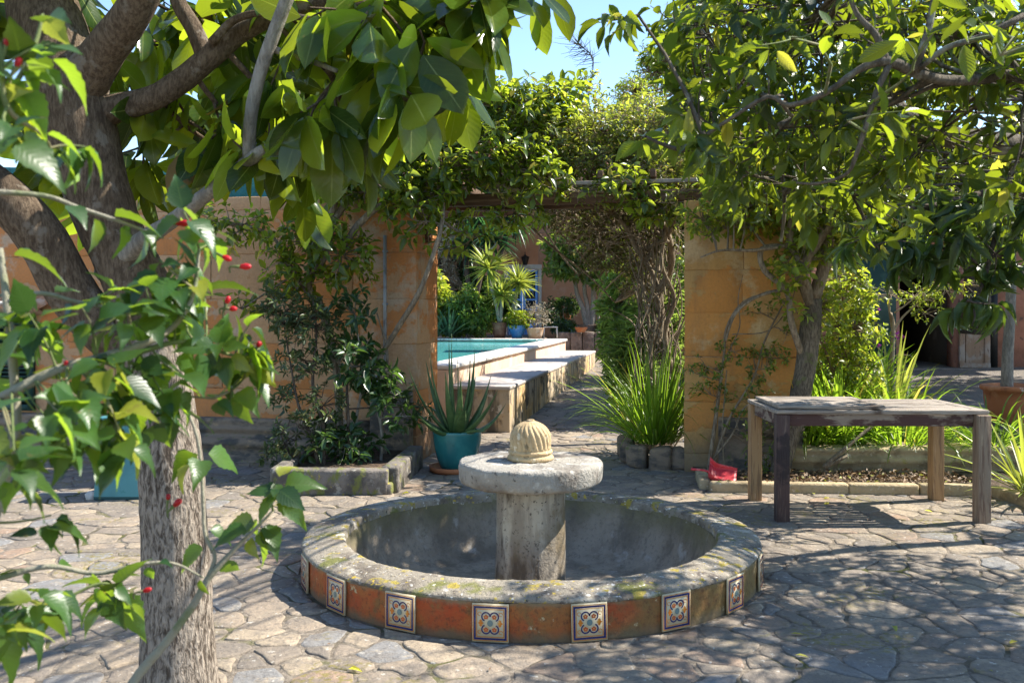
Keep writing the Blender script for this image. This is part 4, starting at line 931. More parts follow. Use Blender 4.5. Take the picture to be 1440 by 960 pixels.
# ---- citrus on the right
cb = np.array([3.75, 4.6, 0]); ct, cto = plant('citrus_tree', cb, 'citrus tree whose low leafy branches hang in from the upper right', 'tree')
m = MB(); m.tube([cb + (0, 0, -.1), cb + (-.02, 0, .5), cb + (.03, -.1, 1.1), cb + (-.02, -.25, 1.6), cb + (-.2, -.5, 2.1), cb + (-.3, -.6, 2.8)], [.13, .105, .095, .09, .08, .05], 16, smooth=5, wob=.06); m.build('trunk', M['bark_citrus'], ct, cto, smooth=True)
CB = [np.array([cb + (-.02, -.25, 1.6), cb + (-.2, -.5, 2.1), cb + (-.3, -.6, 2.8)])]
CB.append(limb('limb', ct, cto, [(1760, 235, 4.4), (1560, 225, 3.6), (1440, 206, 3.3), (1370, 198, 3.25), (1310, 186, 3.25), (1268, 165, 3.3), (1246, 130, 3.35), (1232, 80, 3.4), (1222, 10, 3.5), (1200, -80, 3.6)], [.07, .05, .038, .036, .036, .042, .036, .03, .024, .018], M['bark_citrus'], 14, .07))
CB.append(limb('branch', ct, cto, [(1560, 150, 3.2), (1440, 108, 2.6), (1385, 112, 2.55), (1330, 113, 2.5), (1290, 104, 2.45), (1246, 86, 2.4), (1205, 100, 2.42), (1160, 132, 2.45), (1110, 148, 2.5), (1080, 136, 2.52), (1030, 165, 2.55), (990, 192, 2.6), (962, 212, 2.6)], [.02, .015, .013, .013, .014, .014, .009, .008, .007, .006, .005, .004, .003], M['bark_citrus'], 8, .08, 3))
CB.append(limb('branch', ct, cto, [(1246, 88, 2.4), (1232, 50, 2.4), (1205, 20, 2.42), (1190, -20, 2.45)], [.012, .009, .007, .006], M['bark_citrus'], 8, .08, 3))
CB.append(limb('branch', ct, cto, [(1285, 100, 2.42), (1300, 60, 2.4), (1310, 20, 2.4), (1318, -30, 2.4)], [.012, .01, .009, .008], M['bark_citrus'], 8, .08, 3))
CB.append(limb('branch', ct, cto, [(1250, 92, 2.4), (1232, 130, 2.4), (1220, 170, 2.4), (1205, 215, 2.42), (1190, 245, 2.45), (1150, 258, 2.5), (1120, 257, 2.5)], [.009, .008, .007, .006, .005, .004, .003], M['bark_citrus'], 8, .08, 3))
CB.append(limb('branch', ct, cto, [(1086, 180, 3.4), (1095, 220, 3.4), (1102, 260, 3.4), (1103, 300, 3.4), (1098, 340, 3.4)], [.011, .010, .008, .007, .005], M['bark_citrus'], 8, .08, 3))
CB.append(limb('branch', ct, cto, [(1255, 150, 3.3), (1200, 160, 3.4), (1140, 158, 3.5), (1090, 175, 3.5), (1040, 120, 3.6), (1000, 60, 3.7), (960, 0, 3.8)], [.03, .026, .024, .018, .014, .01, .007], M['bark_citrus'], 10, .08, 4))
CB.append(limb('branch', ct, cto, [(1440, 22, 2.3), (1380, 52, 2.3), (1330, 68, 2.35), (1290, 100, 2.42)], [.008, .008, .007, .007], M['bark_citrus'], 8, .08, 3))
CB.append(limb('branch', ct, cto, [(1225, 20, 3.5), (1180, -40, 3.7), (1080, -120, 4.0), (960, -220, 4.2)], [.024, .02, .016, .01], M['bark_citrus'], 8, .08, 3))
CB = np.vstack(CB)
cl = []
for a in [(985, 30, 3.1, 45, 55, .3, 11), (1050, 40, 2.9, 80, 70, .3, 20), (1150, 50, 2.8, 90, 80, .3, 24), (1260, 40, 2.8, 100, 80, .3, 24), (1370, 60, 2.7, 90, 80, .3, 20), (1450, 120, 2.6, 60, 110, .3, 14),
          (985, 160, 2.9, 55, 50, .25, 10), (1080, 160, 2.9, 80, 60, .3, 18), (1190, 180, 2.8, 80, 60, .3, 18), (1300, 200, 2.9, 90, 60, .3, 18), (1400, 210, 2.8, 70, 60, .3, 13), (1020, 240, 3.1, 60, 40, .25, 9), (1130, 260, 3.1, 70, 40, .25, 10),
          (1230, 280, 3.2, 70, 40, .25, 9), (895, 18, 2.7, 14, 14, .1, 2), (945, 205, 2.6, 30, 25, .12, 3), (905, 195, 2.6, 14, 12, .05, 1)]: cl.append(bl(*(a[:6] + (round(a[6] * 1.35),))))
foliage(ct, cto, cl, L['citrus'], M['bark_citrus'], CB, k=7, L=.064, ratio=.45, tpl=T_MED, spread=(30, 85), droop=.5, stem=.09, tw=.0028, upn=.6, hubn=5, shell=.35, Lv=.25)
cl = []
for a in [(1120, 60, 2.1, 60, 50, .2, 2), (1300, 50, 2.0, 60, 50, .2, 3), (1410, 60, 1.7, 26, 60, .15, 3), (1190, 170, 2.1, 40, 40, .1, 1)]: cl.append(bl(*a))
foliage(ct, cto, cl, L['citrus'], M['stem_green'], CB, k=5, L=.068, ratio=.38, tpl=T_BIG, spread=(25, 80), droop=.5, stem=.08, tw=.002, upn=.6, hubn=5, shell=.35, Lv=.22)
# the part of the crown that hangs behind, over the far side of the table
cl = []
for a in [(950, 60, 6.6, 40, 50, .4, 30), (1020, 60, 6.6, 70, 80, .5, 90), (1120, 60, 6.6, 90, 90, .5, 120), (1240, 70, 6.6, 100, 90, .5, 130), (1360, 70, 6.6, 100, 90, .5, 130), (1450, 120, 6.6, 60, 110, .5, 70), (1000, 170, 6.8, 60, 60, .4, 60), (1080, 190, 6.7, 80, 60, .4, 80), (1190, 200, 6.7, 90, 70, .4, 100), (1310, 230, 6.7, 100, 60, .4, 100), (1410, 270, 6.7, 70, 70, .4, 70), (1100, 270, 6.9, 70, 35, .3, 40)]: cl.append(bl(*a))
foliage(ct, cto, cl, L['citrus'], M['bark_citrus'], CB, k=6, L=.08, ratio=.46, tpl=T_SML, spread=(30, 85), droop=.4, stem=.1, tw=.004, hubn=12, shell=.4, frac=.8)
# the rest of the crown, above and to the right of the frame: it shades the paving
cl = [((3.8, 4.3, 3.1), (1.0, .9, .45), 240), ((4.3, 3.4, 3.0), (1.0, .9, .6), 190), ((5.0, 4.9, 3.2), (1.0, .9, .6), 260), ((4.6, 5.7, 2.9), (.7, .45, .4), 80), ((3.4, 3.0, 2.8), (.7, .7, .4), 90), ((3.1, 4.6, 3.3), (.5, .5, .25), 30)]
foliage(ct, cto, cl, L['citrus'], M['bark_citrus'], CB, k=7, L=.085, ratio=.45, tpl=T_SML, spread=(30, 85), droop=.4, stem=.1, tw=.005, hubn=14, shell=.4)

# ---- second tree with long dark hanging leaves at the right
lb0 = np.array([6.3, 6.6, 0]); lq, lqo = plant('loquat_tree', lb0, 'tree with long dark drooping leaves above the right end of the table', 'tree')
m = MB(); m.tube([lb0 + (0, 0, -.1), lb0 + (-.05, 0, .8), lb0 + (0, 0, 1.6), lb0 + (-.3, 0, 2.3), lb0 + (-.5, 0, 3.0)], [.12, .1, .09, .07, .04], 14, smooth=5, wob=.06); m.build('trunk', M['bark_dark'], lq, lqo, smooth=True)
QB = [limb('limb', lq, lqo, [(1900, 200, 6.5), (1640, 230, 6.2), (1500, 250, 5.9), (1400, 270, 5.7), (1320, 290, 5.6), (1240, 300, 5.6), (1190, 320, 5.6)], [.07, .055, .045, .035, .028, .018, .01], M['bark_dark'], 10),
      limb('branch', lq, lqo, [(1420, 268, 5.7), (1400, 330, 5.6), (1385, 390, 5.5), (1370, 425, 5.4)], [.022, .016, .011, .008], M['bark_dark'], 8)]
QB = np.vstack(QB)
cl = [bl(*a) for a in [(1225, 345, 5.6, 40, 22, .2, 5), (1285, 350, 5.6, 45, 25, .2, 7), (1345, 350, 5.5, 45, 28, .2, 7), (1405, 345, 5.5, 40, 30, .2, 6), (1365, 428, 5.3, 22, 14, .12, 4), (1270, 300, 5.7, 70, 30, .3, 7), (1370, 290, 5.6, 80, 40, .3, 9), (1480, 310, 5.5, 60, 80, .3, 9)]]
foliage(lq, lqo, cl, L['loquat'], M['bark_dark'], QB, k=8, L=.15, ratio=.3, tpl=T_LONG, spread=(35, 85), droop=1.2, stem=.06, tw=.005, up=0, hubn=5, upn=.4, Lv=.2)
cl = [((7.2, 6.6, 3.3), (1.2, 1.1, .8), 90)]
foliage(lq, lqo, cl, L['loquat'], M['bark_dark'], QB, k=7, L=.17, ratio=.3, tpl=T_LONG, droop=.9, stem=.08, tw=.006, hubn=9)

# ---- hibiscus in the left foreground
hb0 = np.array([-.75, 1.0, 0]); hb, hbo = plant('hibiscus', hb0, 'hibiscus bush with serrated leaves and red buds in the left foreground', 'shrub')
HB = []
def st(pts, r, mat='stem_grey', name='stem'):
    c = limb(name, hb, hbo, pts, r, M[mat], 8, .08, 5); HB.append(c); return c
m = MB()
s1 = st([(120, 1080, 1.35), (185, 962, 1.4), (233, 903, 1.42), (272, 850, 1.43), (293, 813, 1.44), (322, 780, 1.45), (352, 750, 1.46), (384, 718, 1.47)], [.008, .007, .0065, .006, .0055, .004, .0028, .0022])
s2 = st([(293, 810, 1.44), (302, 782, 1.45), (288, 748, 1.46), (284, 675, 1.47), (276, 610, 1.48), (250, 550, 1.5)], [.0035, .003, .003, .0028, .0026, .002])
s3 = st([(-60, 830, 1.3), (0, 812, 1.32), (70, 796, 1.34), (135, 806, 1.36), (200, 793, 1.37), (245, 792, 1.38), (286, 812, 1.4)], [.005, .0045, .004, .0035, .003, .0022, .0012])
s4 = st([(-90, 1000, 1.1), (-40, 820, 1.12), (0, 690, 1.15), (20, 620, 1.16), (22, 560, 1.17), (10, 430, 1.18), (0, 350, 1.2)], [.012, .011, .009, .007, .006, .005, .004])
s5 = st([(12, 424, 1.18), (58, 412, 1.2), (110, 425, 1.22), (172, 436, 1.25)], [.0035, .003, .0025, .0015])
s6 = st([(0, 560, 1.1), (80, 520, 1.12), (150, 500, 1.15), (230, 470, 1.2), (270, 420, 1.22), (280, 350, 1.24)], [.006, .0055, .005, .004, .003, .002])
s7 = st([(-40, 268, 1.15), (60, 275, 1.18), (110, 292, 1.2), (170, 312, 1.22), (230, 335, 1.25)], [.004, .003, .003, .0025, .0015])
s8 = st([(-40, 180, 1.0), (20, 120, 1.02), (50, 60, 1.05), (60, 20, 1.06)], [.004, .003, .0025, .0015], 'stem_green')
s9 = st([(180, 500, 1.2), (260, 480, 1.25), (330, 500, 1.3), (365, 490, 1.32)], [.004, .003, .002, .0015], 'stem_green')
s10 = st([(60, 870, 1.25), (105, 835, 1.28), (150, 820, 1.3), (180, 850, 1.32)], [.003, .0025, .002, .0015], 'stem_green')
s11 = st([(300, 560, 1.3), (330, 545, 1.32), (352, 520, 1.33)], [.0025, .002, .0015], 'stem_green')
s12 = st([(0, 60, 1.0), (10, 150, 1.0), (60, 190, 1.05), (75, 220, 1.08)], [.003, .003, .002, .0015], 'stem_green')
s13 = st([(-30, 900, 1.1), (30, 870, 1.15), (60, 850, 1.2)], [.004, .003, .002], 'stem_green')
HBa = np.vstack(HB); tq, tp_ = [], []
parts = []
for pts, n, Ls, dr in ((s1[26:], 9, .05, 1.1), (s1[10:26], 0, .05, 1), (s2, 7, .055, 1.0), (s3, 9, .035, .9), (s4[12:], 8, .06, .7), (s5, 5, .045, .6), (s6, 10, .065, 1.0), (s7, 7, .05, .8), (s8, 9, .05, .5), (s9, 9, .055, .9), (s10, 8, .045, 1.1), (s11, 7, .05, .9), (s12, 9, .05, .7), (s13, 8, .05, 1)):
    if n: parts.append(stem_leaves(pts, n, Ls, dr))
for c, rad, n in [bl(*a) for a in [(400, 690, 1.47, 12, 12, .03, 2), (60, 600, 1.05, 70, 70, .12, 6), (150, 560, 1.15, 80, 60, .12, 6), (200, 480, 1.2, 70, 50, .12, 6), (120, 460, 1.15, 60, 40, .1, 3), (250, 410, 1.25, 50, 50, .1, 5), (60, 680, 1.0, 50, 40, .1, 3), (170, 620, 1.1, 40, 40, .1, 3),
        (270, 350, 1.25, 25, 30, .08, 2), (320, 480, 1.3, 40, 30, .08, 3), (40, 880, 1.15, 50, 45, .1, 5), (150, 860, 1.3, 25, 25, .08, 2), (30, 150, 1.0, 30, 50, .1, 2), (60, 110, 1.0, 30, 30, .05, 1), (20, 210, .95, 30, 25, .05, 1), (210, 590, 1.2, 40, 30, .1, 3), (10, 480, 1.15, 30, 40, .1, 3), (30, 760, 1.15, 30, 20, .06, 1), (330, 530, 1.32, 30, 25, .06, 2)]]:
    n = round(n * 1.15); u = norm(rng.normal(0, 1, (n, 3))); p = c + u * np.array(rad) * rng.uniform(.3, 1, (n, 1)); a = norm(u * .5 + (0, 0, .7) + rng.normal(0, .3, (n, 3)))
    O, D, N, LL, WW = shoot_leaves(p, a, 6, (30, 85), .85, .05, .3, .62, .03, .5)
    parts.append((O, D, N + np.array([0, -.3, 0]), LL))
    q, d = nearest(p, HBa); tq.append(q); tp_.append(p + a * .03)
O, D, N, LL = [np.concatenate([p[i] for p in parts]) for i in range(4)]; LL = LL * .82
twigs('twigs', M['stem_green'], np.vstack(tq), np.vstack(tp_), .0018, .001, hb, hbo)
leaves('leaves', L['hibiscus'], O, D, N, LL, LL * rng.uniform(.55, .7, len(LL)), T_OVATE, hb, hbo)
def bud(px, py, Y, d, ln=.022, r=.0042):
    b = P(px, py, Y); d = norm(np.array(d, float)); m = MB(); m.tube([b, b + d * ln * .5, b + d * ln * .85, b + d * ln], [r * .5, r, r * .8, r * .25], 8, smooth=3, wob=.1)
    m.build('flower_bud', M['petal_red'], hb, hbo, smooth=True)
    m = MB(); q = b - d * .012; m.tube([q - np.array([0, 0, .008]), q, b + d * .002], [.001, .0013, r * .65], 6); m.build('calyx', M['stem_green'], hb, hbo, smooth=True)
for a in [(246, 314, 1.25, (1, 0, 0), .024, .005), (312, 360, 1.28, (.8, 0, -.35), .014, .004), (336, 375, 1.28, (1, 0, .02), .017, .0045), (318, 428, 1.3, (.3, 0, .8), .012, .004), (322, 434, 1.3, (1, 0, 0), .011, .004), (362, 488, 1.32, (.4, 0, .8), .009, .004), (354, 515, 1.33, (1, 0, -.1), .019, .005),
          (236, 703, 1.44, (.1, 0, .9), .01, .004), (244, 712, 1.44, (.6, 0, .6), .016, .0055), (200, 831, 1.34, (.9, 0, .25), .014, .0035), (8, 66, 1.0, (.2, 0, .9), .014, .004), (22, 95, 1.0, (.4, 0, .8), .012, .004), (90, 513, 1.12, (.5, 0, .5), .006, .003)]: bud(*a)

# ================================================================== plants at the wall
# vine over the left wall and the gateway
vb = ST(-.95, -.25); vn, vo = plant('climbing_vine', vb, 'leafy climbing vine spreading over the wall top and gateway from the left', 'vine')
VB = [limb('stem', vn, vo, p, r, M['bark_vine'], 9, .1, 5) for p, r in [
    ([(480, 690, 8.4), (478, 600, 8.5), (470, 500, 8.6), (450, 430, 8.6), (432, 400, 8.5), (455, 360, 8.5), (470, 310, 8.6), (500, 270, 8.7)], [.035, .035, .035, .04, .045, .04, .035, .03]),
    ([(432, 405, 8.5), (415, 385, 8.4), (400, 360, 8.4), (380, 330, 8.4), (340, 315, 8.4)], [.03, .022, .018, .012, .008]),
    ([(485, 345, 8.5), (505, 315, 8.5), (540, 285, 8.5), (575, 262, 8.6), (640, 250, 8.7), (720, 235, 8.8)], [.03, .032, .03, .022, .016, .01]),
    ([(510, 560, 8.5), (530, 510, 8.45), (560, 460, 8.4), (590, 410, 8.35), (612, 350, 8.35), (622, 310, 8.4), (625, 275, 8.5), (640, 240, 8.7)], [.016, .02, .024, .024, .022, .02, .018, .014]),
    ([(455, 320, 8.6), (470, 290, 8.6), (480, 240, 8.7), (500, 190, 8.8), (560, 170, 8.8)], [.03, .03, .025, .02, .012]),
    ([(500, 240, 8.7), (580, 200, 8.8), (660, 190, 8.9), (740, 190, 9.0), (840, 200, 9.1)], [.02, .018, .015, .012, .01]),
    ([(545, 690, 8.55), (540, 620, 8.6), (535, 560, 8.6), (545, 500, 8.7), (530, 440, 8.75)], [.018, .016, .014, .012, .006])]]
VB = np.vstack(VB)
cl = [bl(*a) for a in [(470, 190, 8.7, 80, 50, .4, 120), (560, 170, 8.7, 90, 55, .45, 170), (650, 150, 8.9, 80, 45, .45, 190), (720, 155, 9.0, 70, 38, .4, 150), (600, 130, 8.9, 70, 30, .4, 80), (520, 250, 8.5, 80, 35, .3, 110), (620, 230, 8.6, 90, 35, .35, 140), (700, 220, 8.8, 80, 40, .4, 130), (460, 260, 8.6, 50, 35, .3, 60),
      (580, 290, 8.4, 50, 22, .2, 40), (440, 330, 8.4, 60, 28, .25, 50), (480, 360, 8.45, 45, 35, .25, 40), (400, 380, 8.4, 40, 35, .2, 22), (340, 320, 8.4, 45, 18, .2, 22), (300, 310, 8.4, 30, 15, .2, 10), (430, 400, 8.4, 30, 25, .2, 15), (760, 250, 8.7, 40, 25, .2, 30), (640, 262, 8.6, 40, 10, .12, 12), (750, 262, 8.6, 40, 14, .12, 12), (880, 262, 8.7, 50, 16, .15, 30), (920, 290, 8.7, 40, 25, .15, 34), (610, 265, 8.5, 30, 20, .15, 22), (800, 130, 9.2, 30, 16, .2, 20), (770, 150, 9.0, 36, 22, .3, 40),
      (660, 330, 8.8, 40, 22, .3, 18), (720, 300, 9.2, 50, 20, .4, 28), (340, 430, 8.3, 18, 16, .12, 5), (590, 320, 8.4, 22, 25, .15, 10)]]
foliage(vn, vo, cl, L['vine'], M['bark_vine'], VB, k=6, L=.088, ratio=.5, tpl=T_SML, droop=.45, stem=.09, tw=.0045, hubn=12, up=.45)
# jasmine roof on the pergola, twiggy and dry underneath
jb = ST(2.35, .85); jn, jo = plant('pergola_creeper', jb, 'dense twiggy creeper covering the pergola and hanging brown underneath', 'vine')
JB = [limb('stem', jn, jo, p, r, M['bark_vine'], 9, .12, 5) for p, r in [
    ([(935, 640, 9.5), (930, 560, 9.5), (938, 480, 9.5), (925, 420, 9.5), (945, 370, 9.4), (935, 320, 9.4), (900, 280, 9.5)], [.05, .045, .04, .035, .035, .03, .03]),
    ([(925, 640, 9.6), (922, 560, 9.6), (915, 500, 9.6), (930, 440, 9.6), (920, 390, 9.5), (895, 350, 9.4), (880, 320, 9.4), (862, 300, 9.4)], [.04, .036, .034, .03, .028, .025, .022, .018]),
    ([(945, 620, 9.4), (948, 540, 9.4), (935, 470, 9.4), (948, 420, 9.4), (930, 370, 9.3), (940, 310, 9.3)], [.03, .028, .026, .022, .02, .018]),
    ([(910, 350, 9.4), (940, 330, 9.3), (955, 290, 9.2)], [.02, .016, .012]),
    ([(865, 425, 10.2), (825, 385, 10.1), (780, 350, 10.0), (740, 312, 9.9), (705, 275, 9.8), (690, 255, 9.7)], [.008, .011, .012, .013, .013, .013]), ([(850, 400, 10.4), (810, 350, 10.3), (770, 310, 10.2), (735, 265, 10.1)], [.006, .009, .011, .012]), ([(780, 345, 10.0), (775, 362, 10.0), (768, 372, 10.0)], [.007, .005, .003]),
    ([(812, 385, 11.5), (790, 360, 11.2), (770, 330, 10.8), (750, 300, 10.5)], [.012, .011, .010, .009]),
    ([(815, 365, 10.9), (845, 330, 10.5), (862, 290, 10.0)], [.015, .013, .011])]]
JB = np.vstack(JB)
cl = [bl(*a) for a in [(790, 200, 9.4, 60, 32, .5, 330), (850, 190, 9.4, 60, 35, .5, 330), (910, 190, 9.3, 60, 45, .5, 330), (760, 225, 9.2, 60, 25, .4, 220), (840, 230, 9.2, 80, 30, .4, 330), (920, 245, 9.1, 60, 30, .4, 220), (980, 240, 9.0, 50, 40, .4, 160), (960, 180, 9.3, 50, 40, .4, 180), (830, 272, 8.75, 50, 14, .12, 46), (900, 276, 8.75, 45, 18, .15, 70), (955, 290, 8.6, 30, 18, .15, 40), (720, 268, 8.75, 40, 10, .1, 22), (760, 185, 9.0, 60, 35, .4, 120), (830, 165, 9.8, 40, 20, .4, 120), (900, 160, 9.8, 40, 20, .4, 110)]]
foliage(jn, jo, cl, L['vine_fine'], M['twig_dry'], JB, k=6, L=.045, ratio=.5, tpl=T_SML, droop=.3, stem=.08, tw=.003, hubn=18, up=.45)
cl = [bl(*a) for a in [(800, 300, 10.0, 45, 20, .4, 130), (865, 318, 10, 45, 34, .4, 260), (905, 350, 9.9, 36, 38, .35, 230), (860, 355, 10.4, 42, 26, .4, 190), (905, 400, 10.3, 36, 22, .35, 130), (825, 325, 10.4, 36, 20, .3, 110), (760, 300, 10.2, 30, 14, .3, 50), (870, 290, 9.6, 70, 18, .3, 160), (930, 310, 9.4, 25, 40, .3, 70)]]
foliage(jn, jo, cl, L['vine_dry'], M['twig_dry'], JB, k=5, L=.045, ratio=.5, tpl=T_SML, droop=.5, stem=.09, tw=.0035, hubn=12, up=-.1, name='dry_crown', tname='dry_twigs')
n = 260; a = np.array([P(rng.uniform(790, 950), rng.uniform(265, 350), rng.uniform(9.2, 10.4)) for _ in range(n)]); b = a + rng.normal(0, 1, (n, 3)) * np.array([.28, .2, .2])
twigs('bare_twigs', M['twig_dry'], a, b, .004, .0015, jn, jo, sag=.25, k=5)
n = 170; a = np.array([P(rng.uniform(895, 950), rng.uniform(330, 640), rng.uniform(9.3, 9.7)) for _ in range(n)]); b = a + np.stack([rng.normal(0, .1, n), rng.normal(0, .08, n), rng.uniform(.1, .6, n)], 1)
twigs('bare_twigs', M['bark_vine'], a, b, .010, .005, jn, jo, sag=.2, k=5)
# leggy bare sprig against the sky
bs, bo_ = plant('bare_sprig', ST(1.0, 1.2, 2.8), 'bare arching twig standing up against the sky above the creeper', 'twig')
S = limb('stem', bs, bo_, [(828, 215, 9.8), (826, 150, 9.8), (832, 110, 9.8), (834, 85, 9.8), (826, 72, 9.8), (812, 62, 9.8)], [.012, .009, .007, .005, .004, .002], M['bark_dark'], 6)
q = S[rng.integers(14, len(S), 60)]; twigs('twigs', M['bark_dark'], q, q + np.stack([rng.normal(-.10, .10, 60), rng.normal(0, .08, 60), rng.normal(.05, .09, 60)], 1), .0035, .0012, bs, bo_, k=4)
cl = [bl(828, 125, 9.8, 12, 16, .08, 26)]
foliage(bs, bo_, cl, L['vine_fine'], M['twig_dry'], S, k=5, L=.05, tpl=T_SML, tw=.003)
# shrubs in the trough
pb = np.array([-1.45, 8.1, .14]); ps, po = plant('pittosporum', pb, 'grey-green small-leaved shrub growing in the stone planter', 'shrub')
SB = [limb('stem', ps, po, p, r, M['bark_dark'], 7, .1, 5) for p, r in [
    ([(450, 668, 8.0), (440, 620, 8.0), (420, 570, 8.05), (410, 520, 8.1), (400, 460, 8.2)], [.016, .014, .012, .009, .006]), ([(455, 668, 8.0), (455, 600, 8.0), (440, 540, 8.1), (445, 470, 8.2), (440, 420, 8.2)], [.02, .018, .014, .01, .006]),
    ([(448, 668, 8.0), (410, 640, 7.95), (395, 610, 7.9)], [.012, .009, .006]), ([(488, 668, 8.1), (490, 600, 8.1), (488, 540, 8.15), (492, 490, 8.2)], [.016, .014, .012, .008])]]
SB = np.vstack(SB)
cl = [bl(*a) for a in [(400, 440, 8.2, 34, 32, .25, 60), (440, 460, 8.2, 40, 36, .25, 80), (425, 515, 8.15, 40, 24, .25, 36), (400, 560, 8.05, 26, 18, .2, 12), (415, 610, 7.95, 40, 26, .2, 34), (455, 570, 8.05, 30, 30, .2, 26), (385, 640, 7.9, 22, 12, .1, 14), (590, 570, 8.3, 20, 22, .1, 10)]]
foliage(ps, po, cl, L['pitto'], M['bark_dark'], SB, k=8, L=.055, ratio=.34, tpl=T_SML, droop=.05, stem=.03, tw=.003, hubn=8, up=.5, spread=(30, 75))
db = np.array([-1.25, 8.4, .14]); ds, do = plant('laurel_shrub', db, 'dark glossy-leaved shrub beside the gateway in the stone planter', 'shrub')
DB = [limb('stem', ds, do, p, r, M['bark_grey'], 7, .1, 5) for p, r in [([(535, 665, 8.2), (537, 610, 8.2), (530, 560, 8.25), (540, 520, 8.3)], [.016, .015, .012, .008]), ([(505, 668, 8.2), (500, 600, 8.25), (510, 530, 8.3), (500, 450, 8.35)], [.016, .014, .012, .006])]]
DB = np.vstack(DB)
cl = [bl(*a) for a in [(495, 440, 8.35, 26, 26, .2, 16), (485, 500, 8.3, 36, 34, .25, 32), (525, 530, 8.25, 34, 26, .2, 26), (550, 560, 8.2, 28, 16, .15, 18), (460, 630, 8.1, 32, 28, .2, 26), (495, 630, 8.15, 36, 30, .2, 26), (565, 590, 8.2, 14, 12, .1, 7)]]
foliage(ds, do, cl, L['dark'], M['bark_grey'], DB, k=7, L=.092, ratio=.42, tpl=T_SML, droop=.35, stem=.06, tw=.004, hubn=8, up=.4)

# climbing jasmine trunk by the pier
tb0 = ST(3.62, -.32); jt, jto = plant('jasmine_tree', tb0, 'gnarled multi-stemmed climber with bright leaves at the right edge of the pier', 'tree')
TB = [limb('trunk', jt, jto, [(1088, 708, 8.0), (1100, 650, 8.0), (1116, 590, 8.0), (1132, 520, 8.0), (1140, 460, 8.0), (1146, 420, 8.0)], [.10, .085, .08, .078, .085, .06], M['bark_gnarled'], 26, .16)]
for p, r in [([(1142, 430, 8.0), (1125, 390, 7.95), (1112, 340, 7.95), (1118, 290, 7.95), (1125, 240, 8)], [.05, .045, .04, .03, .02]), ([(1145, 420, 8.0), (1160, 370, 7.95), (1165, 320, 7.9), (1160, 270, 7.9), (1150, 200, 7.9)], [.06, .05, .045, .035, .02]),
             ([(1140, 420, 8.0), (1130, 380, 7.9), (1145, 350, 7.85), (1165, 320, 7.8), (1200, 290, 7.8), (1240, 270, 7.8)], [.045, .04, .035, .03, .022, .014]), ([(1128, 500, 8.0), (1112, 450, 7.9), (1106, 410, 7.9), (1075, 380, 7.9), (1072, 350, 7.9), (1110, 345, 7.9)], [.028, .026, .024, .024, .022, .018]),
             ([(1110, 345, 7.85), (1060, 352, 7.85), (1015, 352, 7.85), (985, 362, 7.85)], [.018, .015, .011, .005]), ([(1135, 500, 8.0), (1085, 700, 7.9)], [.03, .02]) if False else ([(1190, 640, 7.95), (1160, 655, 7.9), (1225, 600, 8.0), (1245, 588, 8.0)], [.02, .02, .014, .01]),
             ([(1120, 405, 7.95), (1070, 415, 7.95), (1035, 440, 7.95), (1020, 480, 7.95)], [.02, .015, .012, .008]), ([(1155, 390, 8), (1180, 340, 8.1), (1190, 280, 8.2), (1180, 200, 8.3)], [.04, .03, .025, .015])]:
    TB.append(limb('stem', jt, jto, p, r, M['bark_vine'], 9, .12, 5))
TB = np.vstack(TB)
cl = [bl(*a) for a in [(1040, 290, 8.0, 55, 40, .35, 130), (1110, 280, 8.0, 60, 50, .35, 160), (1180, 290, 8.0, 60, 60, .35, 170), (1060, 220, 8.2, 70, 50, .4, 160), (1150, 210, 8.2, 80, 50, .4, 180), (1250, 260, 8.2, 60, 60, .4, 140), (1130, 370, 7.9, 45, 35, .25, 60), (1165, 440, 8.1, 18, 30, .2, 26), (1150, 335, 7.9, 30, 25, .25, 40), (1195, 355, 8.1, 30, 25, .25, 40), (1330, 280, 8.4, 70, 60, .4, 130), (1240, 180, 8.4, 80, 50, .4, 120),
      (990, 310, 8.0, 30, 22, .2, 30), (1110, 430, 7.9, 20, 15, .15, 10)]]
foliage(jt, jto, cl, L['lime'], M['bark_vine'], TB, k=6, L=.062, ratio=.5, tpl=T_SML, droop=.35, stem=.08, tw=.0035, hubn=14, up=.35)
# thin rose stems on the face of the pier
rs0 = ST(2.95, -.12); rs, rso = plant('rose_stems', rs0, 'thin bare climbing stems with small leaves on the face of the ochre pier', 'climber')
RB = [limb('stem', rs, rso, p, r, M['bark_vine'], 7, .08, 5) for p, r in [
    ([(995, 672, 8.2), (1002, 620, 8.2), (1010, 560, 8.25), (1018, 500, 8.25), (1022, 460, 8.25), (1045, 425, 8.2), (1085, 410, 8.2)], [.02, .018, .016, .013, .011, .01, .008]), ([(1000, 660, 8.2), (1025, 590, 8.2), (1060, 530, 8.2), (1075, 480, 8.2), (1100, 430, 8.2)], [.014, .012, .01, .009, .007]),
    ([(998, 650, 8.2), (1030, 610, 8.15), (1050, 570, 8.15), (1100, 560, 8.15)], [.010, .008, .007, .004]), ([(1022, 500, 8.25), (1040, 460, 8.25), (1038, 420, 8.25), (1045, 385, 8.25)], [.006, .005, .004, .002]), ([(1030, 470, 8.2), (1080, 465, 8.2), (1110, 430, 8.2), (1120, 400, 8.2)], [.005, .005, .005, .003]), ([(1018, 660, 8.2), (1016, 600, 8.2), (1022, 520, 8.22)], [.008, .007, .004])]]
RB = np.vstack(RB)
